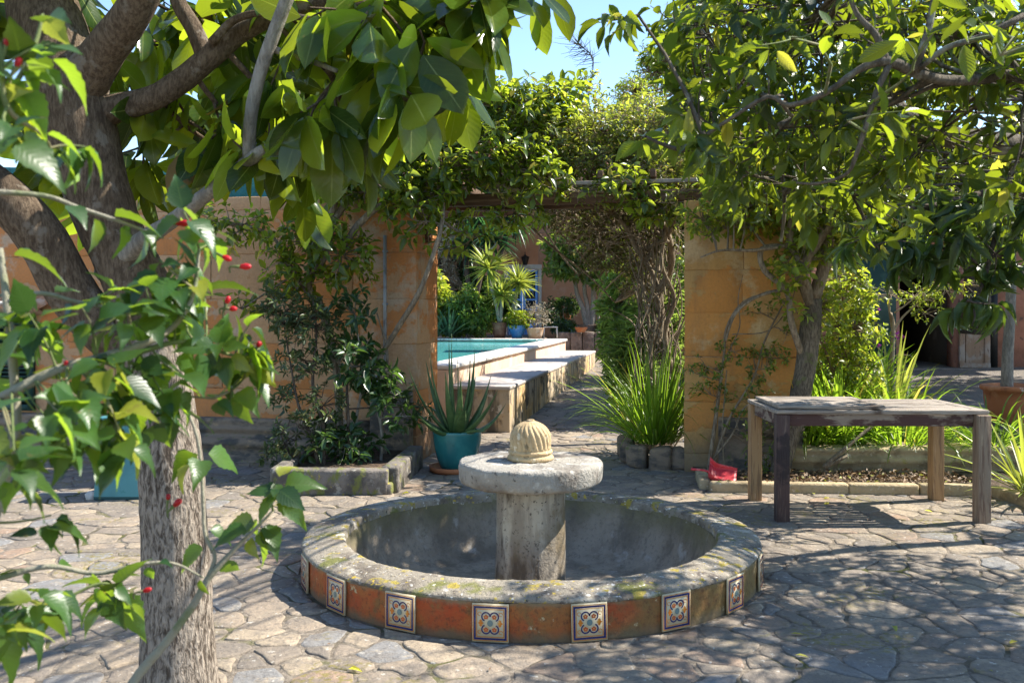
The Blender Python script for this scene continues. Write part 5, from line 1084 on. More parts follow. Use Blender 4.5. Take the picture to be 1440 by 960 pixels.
cl = [bl(*a) for a in [(995, 520, 8.2, 25, 20, .1, 18), (1000, 555, 8.2, 25, 20, .1, 16), (1030, 495, 8.2, 25, 18, .1, 14), (1065, 520, 8.2, 25, 30, .1, 22), (1060, 570, 8.15, 25, 25, .1, 16), (1090, 500, 8.2, 22, 14, .1, 12), (1070, 440, 8.2, 15, 10, .08, 5), (1070, 640, 8.05, 20, 25, .1, 16), (1040, 600, 8.1, 20, 20, .1, 8), (1085, 610, 8.1, 20, 20, .1, 14), (1105, 470, 8.1, 14, 14, .08, 6)]]
foliage(rs, rso, cl, L['bush'], M['twig'], RB, k=6, L=.038, ratio=.55, tpl=T_SML, droop=.15, stem=.05, tw=.0025, hubn=6)

# strap-leaf clumps
def clumps(lst):
    for a in lst: clump(**a)
c = ST(2.15, .50, .16)
def clump2(name, mat, c, n, L_, W, spread, droop, radius, label, cat, group=None):
    c = np.asarray(c, float); e = tag(clump(name, mat, (0, 0, 0), n, L_, W, spread, droop, radius), label, cat, group); e.location = c; return e
clump2('lily_clump', L['blade'], c + (.06, .05, .02), 360, 1.0, .017, (28, 88), 1.6, .2, 'tall clump of green strap leaves spilling over stones at the gateway', 'plant')
gs = empty('planter_stones', tuple(ST(2.1, .3)), 0, 'rough upright edging stones around the strap-leaved clump', 'edging'); gso = tuple(ST(2.1, .3))
for s, t, w, h in ((2.05, .16, .19, .2), (2.26, .12, .2, .22), (2.43, .14, .13, .2), (1.93, .40, .13, .22), (1.92, .68, .13, .22)):
    m = MB(); q = ST(s, t, h / 2); m.box(q, (w, .13, h), rz=-AZ + rng.normal(0, .12), jit=.022); m.build('stone', M['plinth'], gs, gso, bevel=.03)
sheet('gate_bed_soil', np.linspace(1.10, 1.55, 6), np.linspace(8.66, 9.4, 6), M['soil'], lambda x, y: .13 + .015 * np.sin(x * 30) * np.sin(y * 25))
# ================================================================== right-hand beds
clump2('strap_plant', L['blade'], (2.95, 8.5, .24), 190, .78, .026, (25, 85), 1.6, .22, 'bright strap-leaved clump behind the middle of the table', 'plant')
clump2('strap_plant', L['blade'], (3.5, 8.45, .24), 150, .82, .024, (15, 75), 2.0, .25, 'sprawling strap-leaved clump behind the right table legs', 'plant')
clump2('strap_plant', L['blade'], (2.6, 8.45, .24), 130, .72, .024, (15, 80), 1.9, .2, 'strap-leaved clump beside the climber trunk under the table', 'plant')
clump2('agapanthus', L['blade'], (3.15, 9.2, .24), 100, .92, .045, (42, 86), 1.4, .18, 'broad-leaved agapanthus clump showing above the table top', 'plant')
clump2('agapanthus', L['blade'], (3.55, 9.5, .24), 70, .9, .045, (42, 86), 1.4, .16, 'broad-leaved agapanthus beside the slim pink-flowered tree', 'plant')
clump2('flax_plant', L['blade_y'], (3.62, 9.0, .24), 30, 1.0, .04, (48, 85), 1.1, .08, 'yellow-striped sword leaves above the right half of the table', 'plant')
clump2('strap_plant', L['blade'], (4.25, 8.4, .24), 110, .6, .022, (5, 70), 1.9, .25, 'strap-leaved clump in front of the large terracotta pot', 'plant')
clump2('yucca_clump', L['yucca'], (3.95, 7.2, .06), 50, .66, .032, (5, 75), .55, .08, 'stiff pointed rosette by the kerb corner right of the table', 'plant')
c = ST(3.7, -.1, .2)
big = [bl(*a) for a in [(1190, 410, 8.9, 35, 38, .3, 120), (1195, 460, 8.9, 40, 40, .3, 150), (1180, 510, 8.8, 30, 30, .3, 80), (1215, 520, 8.8, 25, 25, .2, 50), (1160, 560, 8.6, 18, 22, .2, 26)]]
b0 = P(1185, 600, 8.9); b0[2] = .24; ls, lso = plant('lime_shrub', b0, 'bright lime-green shrub between the climber trunk and the pink-flowered tree', 'shrub')
X = [limb('stem', ls, lso, p, r, M['bark_vine'], 7) for p, r in [([(1188, 605, 8.9), (1190, 540, 8.9), (1195, 470, 8.9), (1190, 410, 8.9)], [.018, .014, .01, .006]), ([(1190, 600, 8.8), (1170, 520, 8.8), (1150, 470, 8.8), (1125, 430, 8.8)], [.014, .012, .01, .006]), ([(1195, 600, 8.8), (1180, 540, 8.8), (1160, 490, 8.7)], [.012, .01, .006])]]
foliage(ls, lso, big, L['lime'], M['twig'], np.vstack(X), k=6, L=.05, ratio=.6, tpl=T_SML, droop=.3, stem=.06, tw=.003)
# slim tree with pink flowers
b0 = P(1255, 590, 9.6); b0[2] = .24; pf, pfo = plant('pink_flowered_tree', b0, 'slim bare-stemmed shrub with small magenta flowers in front of the dark doorway', 'shrub')
X = [limb('stem', pf, pfo, p, r, M['twig_dry'], 7, .08, 4) for p, r in [([(1255, 592, 9.6), (1254, 520, 9.6), (1256, 460, 9.6), (1252, 440, 9.6)], [.03, .026, .022, .018]), ([(1256, 465, 9.6), (1270, 445, 9.6), (1295, 425, 9.55), (1320, 420, 9.5)], [.014, .011, .008, .004]),
     ([(1254, 460, 9.6), (1250, 420, 9.6), (1262, 400, 9.6)], [.012, .009, .004]), ([(1258, 440, 9.6), (1285, 420, 9.6), (1300, 405, 9.6), (1340, 400, 9.6)], [.010, .008, .006, .003]), ([(1254, 500, 9.6), (1235, 490, 9.6), (1225, 470, 9.6)], [.006, .005, .003]), ([(1256, 500, 9.6), (1280, 500, 9.6), (1290, 515, 9.6)], [.006, .005, .003])]]
X = np.vstack(X)
cl = [bl(*a) for a in [(1250, 415, 9.6, 25, 14, .2, 26), (1290, 415, 9.6, 30, 16, .2, 36), (1330, 405, 9.5, 30, 14, .2, 34), (1235, 480, 9.6, 18, 14, .15, 16), (1275, 510, 9.6, 22, 8, .15, 12), (1300, 440, 9.6, 25, 10, .15, 14), (1370, 400, 9.5, 25, 15, .2, 18)]]
foliage(pf, pfo, cl, L['lime'], M['twig_dry'], X, k=5, L=.04, ratio=.45, tpl=T_SML, droop=.2, stem=.05, tw=.003)
for px, py in ((1237, 435), (1262, 468), (1261, 475), (1269, 473), (1236, 486), (1269, 496), (1234, 501)):
    q = P(px, py, 9.45); n = 6; u = norm(rng.normal(0, 1, (n, 3)))
    leaves('flower', M['petal_pink'], np.repeat(q[None], n, 0), u, rng.normal(0, 1, (n, 3)), .026, .024, T_TINY, pf, pfo)
# big terracotta pots
pot('terracotta_pot', P(1428, 605, 10.2) * (1, 1, 0) + (0, 0, .1), [(.001, .0), (.22, .0), (.25, .1), (.29, .25), (.31, .38), (.315, .47), (.345, .48), (.352, .505), (.345, .53), (.31, .535), (.295, .50), (.28, .47), (.001, .46)], M['terracotta'], 'large terracotta pot in the gravel court at the right edge')
pot('terracotta_pot', ST(4.35, 1.35, .12), [(.001, .0), (.16, .0), (.19, .15), (.21, .33), (.24, .34), (.243, .38), (.20, .385), (.19, .35), (.001, .34)], M['terracotta'], 'smaller terracotta pot half hidden behind the climber trunk')
b0 = P(1418, 540, 10.2); pt, pto = plant('potted_tree', b0, 'pale slim-trunked tree growing out of the large terracotta pot', 'tree')
X = [limb('trunk', pt, pto, [(1416, 548, 10.2), (1417, 500, 10.2), (1420, 450, 10.2), (1422, 400, 10.2)], [.065, .06, .055, .05], M['bark_grey'], 14, .04)]
for p, r in [([(1422, 405, 10.2), (1405, 375, 10.2), (1380, 350, 10.2)], [.035, .025, .015]), ([(1422, 405, 10.2), (1425, 360, 10.2), (1430, 310, 10.2)], [.035, .028, .015]), ([(1422, 402, 10.2), (1445, 370, 10.2), (1470, 340, 10.2)], [.035, .025, .015])]: X.append(limb('branch', pt, pto, p, r, M['bark_grey'], 8))
cl = [bl(*a) for a in [(1380, 340, 10.2, 40, 30, .3, 60), (1430, 320, 10.2, 40, 30, .3, 60), (1475, 340, 10.2, 40, 30, .3, 50)]]
foliage(pt, pto, cl, L['bush'], M['bark_grey'], np.vstack(X), k=6, L=.11, ratio=.3, tpl=T_SML, droop=.5, tw=.004)
# outbuilding with the dark doorway
YB = 17.5; zb = .46
ob = empty('outbuilding', (9.5, YB, 0), 0, 'old pink outbuilding with a dark open doorway and a worn wooden door', 'building'); obo = (9.5, YB, 0)
def xb(px, Y=YB): return (px - CX) / F * Y
m = MB()
def wl(x0, x1, z0, z1, mb): mb.box(((x0 + x1) / 2, YB + .15, (z0 + z1) / 2), (x1 - x0, .3, z1 - z0))
wl(xb(900), xb(1265), -.2, 4.4, m); wl(xb(1265), xb(1342), 2.3, 4.4, m); wl(xb(1342), xb(1600), -.2, 4.4, m)
m.build('wall', M['pink_wall'], ob, obo)
m = MB(); m.box((xb(1215), YB - .03, 1.5), (xb(1262) - xb(1175), .05, 2.2)); m.build('green_door', M['shutter'], ob, obo)
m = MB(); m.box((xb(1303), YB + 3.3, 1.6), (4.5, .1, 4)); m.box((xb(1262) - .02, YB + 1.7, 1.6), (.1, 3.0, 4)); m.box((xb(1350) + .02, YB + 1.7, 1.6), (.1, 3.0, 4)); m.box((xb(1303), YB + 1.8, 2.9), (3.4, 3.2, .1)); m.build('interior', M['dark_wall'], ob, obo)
m = MB(); m.box((xb(1303), YB + .02, .2), (1.5, .9, .34)); m.build('door_step', M['border_stone'], ob, obo, bevel=.01)
m = MB(); a = xb(1345); b = xb(1388)
for x in (a + .05, b - .05, (a + b) / 2 - .12): m.box((x, YB - .10, 1.0), (.1, .05, 1.25))
for z in (.42, 1.06, 1.6): m.box(((a + b) / 2, YB - .12, z), (b - a, .04, .09))
m.box(((a + b) / 2, YB - .09, 1.0), (b - a - .05, .02, 1.2)); m.build('wooden_door', M['old_wood'], ob, obo, bevel=.004)
m = MB(); m.box((xb(1396), YB - .012, 1.1), (.16, .03, 1.6)); m.build('recess_shade_strip', M['black'], ob, obo)  # black strip on the wall face, its colour stands in for recess shade
m = MB(); m.box((xb(1250), YB - .1, 4.5), (xb(1600) - xb(900) + .4, .9, .12)); m.build('roof', M['rooftile'], ob, obo, bevel=.01)

# ================================================================== beyond the pool
def trn(x, y): return float(terrain(np.array(x), np.array(y)))
# raised terrace at the end of the pool
YT = 21.6
sheet('terrace', np.linspace(-12, .85, 14), np.linspace(21.35, 27.9, 8), M['gravel'], lambda x, y: .70 + 0 * x)
te = empty('terrace_wall', (-3, 21.3, 0), 0, 'low pale wall holding up the terrace behind the pool', 'wall')
m = MB(); m.box((-5.6, 21.25, .3), (12.9, .12, .82)); m.box((.86, 24.3, .3), (.12, 6.2, .80)); m.build('wall', M['poolwall'], te, (-3, 21.3, 0), bevel=.01)
# house
YH = 28.0; hs = empty('house', (0, YH, 0), 0, 'salmon-rendered house with a glazed blue double door beyond the pool', 'house'); ho = (0, YH, 0)
def xh(px): return (px - CX) / F * YH
def zh(py): return H - (py - HY) / F * YH
dl, dr, dt_, dbm = xh(713), xh(757), zh(379), .40
m = MB(); m.box((dl - 2.1, YH + .15, 3), (4.2, .3, 7)); m.box(((dr + 9) / 2, YH + .15, 3), (9 - dr, .3, 7)); m.box(((dl + dr) / 2, YH + .15, (dt_ + 6.5) / 2), (dr - dl, .3, 6.5 - dt_)); m.build('wall', M['house'], hs, ho)
m = MB(); m.box(((dl + dr) / 2, YH - .012, dt_ + .08), (dr - dl + .2, .05, .14)); m.box((dl - .05, YH - .012, (dt_ + dbm) / 2), (.09, .05, dt_ - dbm)); m.box((dr + .05, YH - .012, (dt_ + dbm) / 2), (.09, .05, dt_ - dbm)); m.build('door_surround', M['whitewash'], hs, ho, bevel=.006)
for k in range(2):
    w_ = (dr - dl) / 2; x0 = dl + k * w_; x1 = x0 + w_; m = MB()
    for x in (x0 + .045, x1 - .045): m.box((x, YH + .05, (dt_ + dbm) / 2), (.085, .05, dt_ - dbm))
    hh = dt_ - dbm; zs = [dbm + hh * f for f in (.34, .47, .60, .73, .86)]
    for z in zs + [dt_ - .04]: m.box(((x0 + x1) / 2, YH + .05, z), (w_ - .17, .045, .055))
    m.box(((x0 + x1) / 2, YH + .055, dbm + hh * .17), (w_ - .17, .03, hh * .34)); d = m.build('door', M['blue_paint'], hs, ho)
    m = MB(); m.box(((x0 + x1) / 2, YH + .07, dbm + hh * .66), (w_ - .16, .01, hh * .62)); m.build('pane', M['glass'], d, (0, 0, 0)); m = MB(); m.box((x1 - .05 if k == 0 else x0 + .05, YH + .01, dbm + 1.0), (.03, .04, .14)); m.build('handle', M['black'], d, (0, 0, 0))
m = MB(); m.box((2.5, YH - .3, 6.55), (13.5, 1.2, .15)); m.build('roof', M['rooftile'], hs, ho)
ln = empty('wall_lantern', tuple(P(738.5, 366, YH - .2)), 0, 'small black iron lantern above the blue door', 'lantern'); c = P(738.5, 366, YH - .2); lo = tuple(c)
m = MB(); m.lathe([(.001, .19), (.02, .17), (.03, .14), (.12, .10), (.13, .085), (.1, .083)], 6, c); m.lathe([(.055, -.14), (.07, -.12), (.05, -.115)], 6, c)
for k in range(6): a = k * math.pi / 3; m.tube([c + (.11 * math.cos(a), .11 * math.sin(a), .085), c + (.06 * math.cos(a), .06 * math.sin(a), -.12)], .007, 4)
m.tube([c + (0, .2, .1), c + (0, .1, .24), c + (0, 0, .19)], .012, 6); m.build('frame', M['black'], ln, lo)
m = MB(); m.lathe([(.105, .08), (.055, -.115)], 6, c); m.build('glass', M['glass'], ln, lo)
# pots on the terrace
def tpot(px0, px1, pyt, pyb, Y, mat, label, name='plant_pot', flare=.75, group=None):
    c = P((px0 + px1) / 2, pyb, Y); r = (px1 - px0) / 2 / F * Y; h = (pyb - pyt) / F * Y
    pot(name, c, [(.001, 0), (r * flare, 0), (r * (flare + .12), h * .3), (r * .97, h * .8), (r, h * .9), (r * 1.03, h * .93), (r * 1.03, h), (r * .92, h), (r * .9, h * .85), (.001, h * .82)], mat, label, group, 32)
    return P((px0 + px1) / 2, pyt, Y) - (0, 0, h * .12)
q1 = tpot(692, 713, 453, 475, 22.0, M['brown_plastic'], 'dark brown pot holding the yuccas on the pool terrace')
q2 = tpot(714, 740, 457, 476, 22.0, M['blue_glaze'], 'round blue glazed pot on the pool terrace', flare=.55)
q3 = tpot(740, 765, 461, 475, 22.0, M['terra_pale'], 'pale terracotta pot holding a bare twiggy shrub on the terrace', flare=.7)
yu, yo = plant('yucca', q1, 'three-headed yucca with yellow-edged leaves in the dark brown pot', 'yucca')
for pts, hd_ in (([(703, 455, 22), (697, 425, 22), (690, 400, 22), (687, 378, 22)], 1.2), ([(704, 455, 22), (705, 435, 22), (705, 415, 22)], 1.0), ([(720, 455, 22.2), (722, 430, 22.2), (729, 398, 22.2)], 1.0)):
    s_ = limb('stem', yu, yo, pts, [.05, .045, .04, .035][:len(pts)], M['bark_grey'], 8)
    n = 95; u = norm(rng.normal(0, 1, (n, 3)) + (0, 0, .35)); blades('crown', L['yucca'], np.repeat(s_[-1][None], n, 0) + u * .03, u, .55 * hd_ * rng.uniform(.7, 1.1, n), .055, .45, yu, yo, seg=4)
def bush(name, base, label, cat, blobs, lm, stems, k=6, L_=.08, ratio=.45, tw=.004, bark='bark_grey', group=None, **kw):
    e, eo = plant(name, base, label, cat, group); X = []
    for p, r in stems: X.append(limb('stem', e, eo, p, r, M[bark], 7, .08, 4))
    foliage(e, eo, [bl(*a) for a in blobs], L[lm], M[kw.pop('twm', 'twig')], np.vstack(X), k=k, L=L_, ratio=ratio, tw=tw, tpl=kw.pop('tpl', T_SML), **kw); return e, eo
bush('succulent', q2, 'yellow-green leafy succulent filling the blue glazed pot', 'plant', [(728, 449, 22, 17, 9, .25, 130)], 'lime', [([(727, 458, 22), (728, 448, 22)], [.02, .01])], L_=.09, ratio=.5)
bush('twiggy_shrub', q3, 'nearly bare twiggy shrub in the pale terracotta pot', 'shrub', [(755, 443, 22, 20, 18, .25, 90)], 'grey', [([(752, 464, 22), (755, 445, 22), (765, 425, 22)], [.02, .014, .006]), ([(752, 464, 22), (745, 440, 22), (738, 425, 22)], [.016, .012, .005])], k=3, L_=.05, twm='twig_dry', hubn=6)
bush('round_shrub', P(660, 475, 22.3), 'round mid-green shrub at the far end of the pool', 'shrub', [(658, 440, 22.3, 34, 30, .6, 560), (640, 450, 22.3, 20, 22, .4, 160), (678, 448, 22.3, 18, 22, .4, 160)], 'bush', [([(660, 474, 22.3), (655, 450, 22.3), (645, 430, 22.3)], [.05, .035, .02]), ([(662, 474, 22.3), (670, 450, 22.3), (680, 430, 22.3)], [.04, .03, .02])], k=6, L_=.13, ratio=.3, up=.6, tw=.006)
bush('yellow_shrub', P(610, 475, 22.6), 'yellow-leaved shrub beside the pillar at the far end of the pool', 'shrub', [(608, 430, 22.6, 28, 38, .6, 460), (590, 440, 22.6, 30, 30, .5, 200)], 'lime', [([(610, 474, 22.6), (608, 440, 22.6), (604, 410, 22.6)], [.05, .035, .02])], L_=.13, tw=.006)
clump2('agave', L['blue_blade'], P(632, 473, 21.9), 46, .75, .06, (20, 88), .7, .1, 'blue-green agave between the yellow and the round shrub', 'plant')
clump2('agave', L['blue_blade'], P(612, 473, 21.8), 36, .6, .05, (20, 88), .8, .1, 'blue-green agave close beside the gateway pillar', 'plant')
bush('feathery_tree', P(620, 470, 25), 'pale feathery flowering shrub tree behind the yellow shrub', 'tree', [(622, 350, 25, 30, 45, .8, 600), (605, 320, 25, 30, 35, .8, 300), (628, 395, 25, 20, 20, .5, 160), (590, 370, 25, 30, 40, .6, 260)], 'grey', [([(620, 470, 25), (622, 420, 25), (620, 370, 25), (618, 320, 25)], [.07, .06, .045, .02])], k=6, L_=.07, ratio=.35, tw=.009, bark='bark_dark', twm='twig_dry')
bush('leaning_tree', P(664, 470, 25.5), 'dark leaning tree trunk with leafy crown behind the yuccas', 'tree', [(640, 290, 25.5, 60, 40, 1.2, 420), (690, 270, 26, 60, 40, 1.2, 420), (665, 400, 25.5, 25, 20, .6, 130), (700, 425, 25, 25, 25, .5, 180), (735, 265, 26, 50, 40, 1, 260)], 'dark', [([(664, 470, 25.5), (660, 430, 25.5), (652, 390, 25.5), (650, 350, 25.5), (640, 320, 25.5), (636, 290, 25.5)], [.2, .18, .17, .15, .13, .1]), ([(651, 360, 25.5), (665, 320, 25.8), (690, 280, 26)], [.12, .1, .06])], L_=.15, tw=.012, bark='bark_dark')
dp_, dpo = plant('dracaena', P(668, 470, 24.5), 'dark spiky dracaena heads behind the yuccas', 'tree')
for pts in ([(668, 470, 24.5), (670, 420, 24.5), (680, 370, 24.5), (690, 335, 24.5)], [(668, 470, 24.5), (662, 420, 24.5), (655, 370, 24.5), (660, 345, 24.5)], [(668, 470, 24.5), (690, 400, 24.8), (712, 330, 25), (722, 306, 25)]):
    s_ = limb('stem', dp_, dpo, pts, [.08, .07, .06, .05], M['bark_dark'], 8); n = 110; u = norm(rng.normal(0, 1, (n, 3)) + (0, 0, .25)); blades('crown', L['palm'], np.repeat(s_[-1][None], n, 0), u, rng.uniform(.6, 1.05, n), .06, .9, dp_, dpo, seg=5)
# stone border with pots and the many-stemmed tree
YS = 23.0; be = empty('stone_border', tuple(P(822, 487, YS) * (1, 1, 0)), 0, 'low stone block border under the many-stemmed tree at the path end', 'wall'); beo = tuple(P(822, 487, YS) * (1, 1, 0))
m = MB(); xa, xb_ = P(784, 0, YS)[0], P(905, 0, YS)[0]; zt2, zb2 = P(0, 467, YS)[2], .25
for k in range(7): m.box((xa + (k + .5) * (xb_ - xa) / 7, YS, (zt2 + zb2) / 2), ((xb_ - xa) / 7 - .015, .25, zt2 - zb2 + rng.normal(0, .01)), jit=.006)
m.build('blocks', M['border_stone'], be, beo, bevel=.02)
sheet('border_soil', np.linspace(xa, xb_ + 2, 6), np.linspace(YS, 27.5, 4), M['soil'], lambda x, y: zt2 - .06 + 0 * x)
bush('many_stemmed_tree', P(827, 466, 23.8), 'many-stemmed tree with bright leaves rising behind the stone border', 'tree', [(800, 350, 23.8, 35, 25, .8, 260), (830, 340, 23.8, 45, 30, .9, 380), (870, 350, 23.8, 40, 35, .9, 330), (850, 385, 23.6, 30, 16, .6, 140), (785, 372, 23.6, 14, 18, .4, 60), (815, 385, 23.4, 26, 8, .4, 60)], 'bush',
     [([(828, 466, 23.8), (820, 435, 23.8), (811, 410, 23.8), (806, 370, 23.8)], [.1, .07, .06, .03]), ([(829, 466, 23.8), (826, 430, 23.8), (822, 405, 23.8), (825, 360, 23.8)], [.09, .06, .05, .03]), ([(831, 466, 23.8), (834, 430, 23.8), (836, 400, 23.8), (850, 360, 23.8)], [.1, .07, .06, .03]), ([(843, 466, 23.8), (841, 430, 23.8), (846, 400, 23.8)], [.04, .035, .03])], L_=.15, ratio=.4, tw=.008, bark='bark_grey', twm='twig_dry')
tpot(808, 826, 460, 467, 22.8, M['terracotta'], 'shallow terracotta bowl on the stone border', 'plant_bowl', .6)
q4 = tpot(787, 803, 440, 455, 24.5, M['terracotta'], 'terracotta pot on the plinth beside the salmon house wall', flare=.8)
bush('potted_shrub', q4, 'small dark green plant in the terracotta pot by the house', 'plant', [(797, 432, 24.5, 15, 12, .3, 90)], 'dark', [([(795, 444, 24.5), (797, 430, 24.5)], [.03, .015])], L_=.11)
bush('low_hedge', P(792, 470, 23.6), 'low dark clipped hedge at the left end of the stone border', 'hedge', [(792, 461, 23.6, 16, 9, .4, 200), (855, 460, 23.8, 14, 8, .4, 110), (775, 440, 25.5, 14, 18, .4, 120)], 'dark', [([(792, 470, 23.6), (792, 460, 23.6)], [.03, .02])], L_=.08)
# small white table
wtb = empty('white_stand', tuple(P(774, 475, 22.6)), 0, 'small white metal stand at the end of the pool coping', 'stand'); c = P(774, 475, 22.6)
m = MB(); m.box(c + (0, 0, .26), (.34, .34, .02)); 
m.build('top', M['white'], wtb, tuple(c), bevel=.003)
for sx in (-1, 1):
    for sy in (-1, 1): m = MB(); m.tube([c + (sx * .15, sy * .15, .25), c + (sx * .16, sy * .16, 0)], .012, 6); m.build('leg', M['white'], wtb, tuple(c))
# oleander right of the path
b0 = ST(2.0, 4.2); b0[2] = .05
bush('oleander', b0, 'dense narrow-leaved shrub along the right of the garden path', 'shrub', [(890, 430, 13.5, 38, 45, .7, 420), (905, 490, 12.5, 40, 45, .6, 420), (880, 480, 13.5, 28, 45, .6, 300), (900, 385, 13.0, 45, 30, .7, 300), (925, 440, 12, 30, 70, .5, 320), (880, 535, 12.5, 20, 30, .4, 150), (915, 560, 11.5, 25, 35, .4, 160)], 'oleander',
     [([(905, 590, 12.8), (900, 520, 12.8), (895, 450, 13), (890, 400, 13)], [.04, .035, .03, .015]), ([(910, 590, 12.5), (915, 520, 12.4), (925, 440, 12.2)], [.04, .03, .02])], k=7, L_=.13, ratio=.16, tw=.004, up=.8, spread=(20, 60), droop=.25, tpl=T_SML)
b0 = ST(2.6, 8.0)
bush('path_shrub', b0, 'tall leafy shrub filling the right side of the path beyond the creeper', 'shrub', [(905, 410, 17, 45, 35, 1.0, 260), (950, 410, 15, 50, 50, 1.0, 260), (880, 445, 18, 20, 35, .8, 160), (1000, 390, 15, 50, 50, 1.0, 220)], 'vine', [([(905, 520, 17), (900, 450, 17), (895, 400, 17)], [.06, .05, .03]), ([(940, 520, 15.5), (945, 440, 15.5)], [.05, .03])], k=6, L_=.11, tw=.007)
# trees closing the view
def bgtree(px, Y, top, w, label, lm, seed_n=500, L_=.22):
    b0 = P(px, 480, Y); b0[2] = .2; mid = (top + 330) / 2
    bush('background_tree', b0, label, 'tree', [(px, top + w * .55, Y, w, w * .55, w / F * Y * .8, seed_n), (px - w * .4, mid + 20, Y, w * .7, w * .5, w / F * Y * .7, seed_n * .5), (px + w * .45, mid + 25, Y, w * .7, w * .5, w / F * Y * .7, seed_n * .5)], lm,
         [([(px, 470, Y), (px + 4, 400, Y), (px - 3, 330, Y), (px, top + w * .6, Y)], [.22, .19, .15, .06])], k=6, L_=L_, tw=.012, bark='bark_dark', group='trees closing the garden')
bgtree(1010, 13.5, 230, 95, 'tree behind the gate pier with mixed bright leaves', 'bush', 700, .12)
bgtree(1190, 15, 225, 105, 'broad tree rising over the green-doored side of the outbuilding', 'lime', 600, .13)
bgtree(1370, 14.5, 200, 110, 'leafy tree in front of the pink wall of the outbuilding', 'bush', 700, .13)
bgtree(880, 27, 250, 75, 'tree rising behind the many-stemmed tree beside the house', 'dark', 500, .2)
bgtree(560, 27, 300, 60, 'dark tree beyond the pool hidden mostly by the left pillar', 'dark', 300, .2)
for bx_, by_, lb_ in ((10.4, 13.5, 'unseen spreading tree added beyond the right edge to shade the gravel court'), (9.6, 10.4, 'second unseen tree added beyond the right edge to shade the nearer gravel')):  # unseen trees added out of view to throw shade on the gravel court
    e, eo = plant('added_shade_tree', (bx_, by_, 0), lb_, 'tree'); X = np.array([[bx_, by_, z] for z in np.linspace(0, 4.2, 9)]) + rng.normal(0, .05, (9, 3))
    m = MB(); m.tube(X, np.linspace(.2, .09, 9), 12, smooth=3, wob=.06); m.build('trunk', M['bark_dark'], e, eo, smooth=True)
    foliage(e, eo, [((bx_, by_, 4.6), (2.1, 2.0, 1.1), 900), ((bx_ + .8, by_ + 1.8, 4.4), (1.6, 1.5, 1.0), 450)], L['bush'], M['twig'], X[4:], k=6, L=.14, ratio=.5, tpl=T_SML, tw=.01)
# yellow flowering tree tips against the sky on the right
b0 = ST(4.2, 3.0); bush('mimosa', b0, 'tall fine-leaved tree with yellowish tips against the sky', 'tree', [(925, 95, 12, 30, 35, .6, 190), (960, 70, 12, 40, 60, .8, 300), (890, 135, 11, 25, 18, .5, 110), (1010, 120, 12, 50, 60, .8, 260)], 'lime',
     [([(1080, 520, 12), (1050, 400, 12), (1000, 250, 12), (960, 120, 12), (945, 60, 12)], [.1, .09, .07, .04, .02])], k=6, L_=.045, tw=.006, bark='bark_dark')

# ================================================================== litter
n = 900; x = rng.uniform(1.65, 3.7, n); y = rng.uniform(7.47, 8.05, n); O = np.stack([x, y, np.full(n, .07) + rng.uniform(0, .02, n)], 1)
th = rng.uniform(0, 6.28, n); o = leaves('leaf_litter', L['litter'], O, np.stack([np.cos(th), np.sin(th), rng.normal(0, .2, n)], 1), np.array([0, 0, 1.0]) + rng.normal(0, .35, (n, 3)), rng.uniform(.03, .06, n), rng.uniform(.015, .03, n), T_SML); tag(o, kind='stuff')
n = 260; x = rng.uniform(-4, 5, n); y = rng.uniform(3.5, 8.3, n); kp = np.hypot(x - FC[0], y - FC[1]) > 1.35; x = x[kp]; y = y[kp]; n = len(x); th = rng.uniform(0, 6.28, n)
o = leaves('leaf_crumbs', L['litter'], np.stack([x, y, np.full(n, .014)], 1), np.stack([np.cos(th), np.sin(th), rng.normal(0, .15, n)], 1), np.array([0, 0, 1.0]) + rng.normal(0, .35, (n, 3)), rng.uniform(.008, .024, n), rng.uniform(.004, .01, n), T_TINY); tag(o, kind='stuff')
def fallen(px, py, mat, label, group, s=.055):
    c = G(px, py); c[2] += .014; o = leaves('fallen_leaf', mat, np.array([[0, 0, 0.0]]), np.array([[math.cos(px), math.sin(px), .1]]), np.array([[.1, .1, 1.0]]), s, s * .5, T_SML); o.location = c; tag(o, label, 'leaf', group)
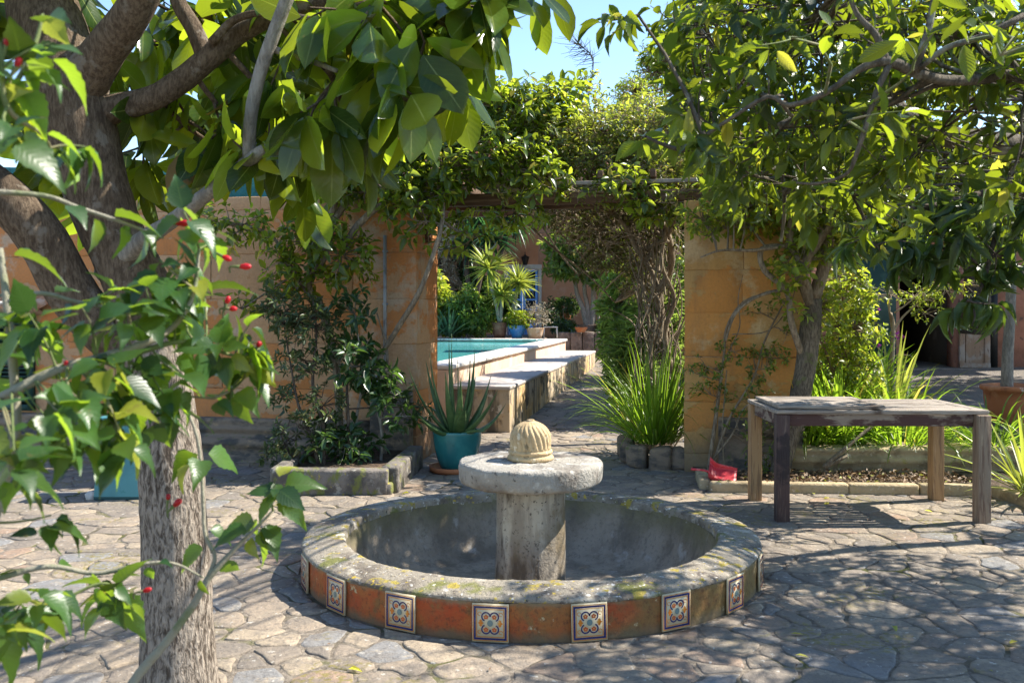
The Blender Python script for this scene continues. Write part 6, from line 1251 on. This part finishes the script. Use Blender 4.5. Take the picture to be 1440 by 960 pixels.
for px, py, k in ((1145, 697, 0), (1166, 702, 1), (1180, 698, 0), (1080, 692, 1), (1166, 710, 1), (1112, 895, 0), (1118, 925, 0), (1255, 884, 0), (575, 695, 1), (1430, 905, 1), (490, 945, 1), (1300, 720, 1), (995, 680, 1), (880, 650, 1)):
    fallen(px, py, L['litter'] if k == 0 else L['lime'], 'dry brown leaf fallen on the stone paving' if k == 0 else 'fresh yellow-green leaf fallen on the stone paving', 'brown leaves on the paving' if k == 0 else 'green leaves on the paving')

# ================================================================== camera, sun, sky
cam = bpy.data.cameras.new('camera'); co = bpy.data.objects.new('camera', cam); COL.objects.link(co); SC.camera = co
cam.sensor_width = 36; cam.lens = F / 1440 * 36; cam.shift_y = -(480 - HY) / 1440; cam.clip_start = .05; cam.clip_end = 1500
co.location = (0, 0, H); co.rotation_euler = (R(90), 0, 0)
cam.dof.use_dof = True; cam.dof.focus_distance = 5.6; cam.dof.aperture_fstop = 9.0
EL, AZS = R(48), R(77)
sd = np.array([math.sin(AZS) * math.cos(EL), math.cos(AZS) * math.cos(EL), math.sin(EL)])
sl = bpy.data.lights.new('sun', 'SUN'); sl.energy = 5.0; sl.angle = R(.55); sl.color = (1, .94, .83)
so = bpy.data.objects.new('sun', sl); COL.objects.link(so); so.location = (12, 3, 14); so.rotation_euler = Vector(sd).to_track_quat('Z', 'Y').to_euler()
w = bpy.data.worlds.new('World'); SC.world = w; w.use_nodes = True; nt_ = w.node_tree
sk = nt_.nodes.new('ShaderNodeTexSky'); sk.sky_type = 'NISHITA'; sk.sun_disc = False; sk.sun_elevation = EL; sk.sun_rotation = AZS; sk.air_density = 1.0; sk.dust_density = .05; sk.ozone_density = 2.8
bg = nt_.nodes['Background']; nt_.links.new(sk.outputs[0], bg.inputs[0]); bg.inputs[1].default_value = .135
SC.view_settings.view_transform = 'Standard'; SC.view_settings.look = 'None'; SC.view_settings.gamma = 1; SC.view_settings.exposure = 1.22
SC.cycles.max_bounces = 8; SC.cycles.diffuse_bounces = 4; SC.cycles.glossy_bounces = 2; SC.cycles.transmission_bounces = 4; SC.cycles.caustics_reflective = False; SC.cycles.caustics_refractive = False
SC.cycles.use_denoising = True; SC.cycles.sample_clamp_indirect = 6
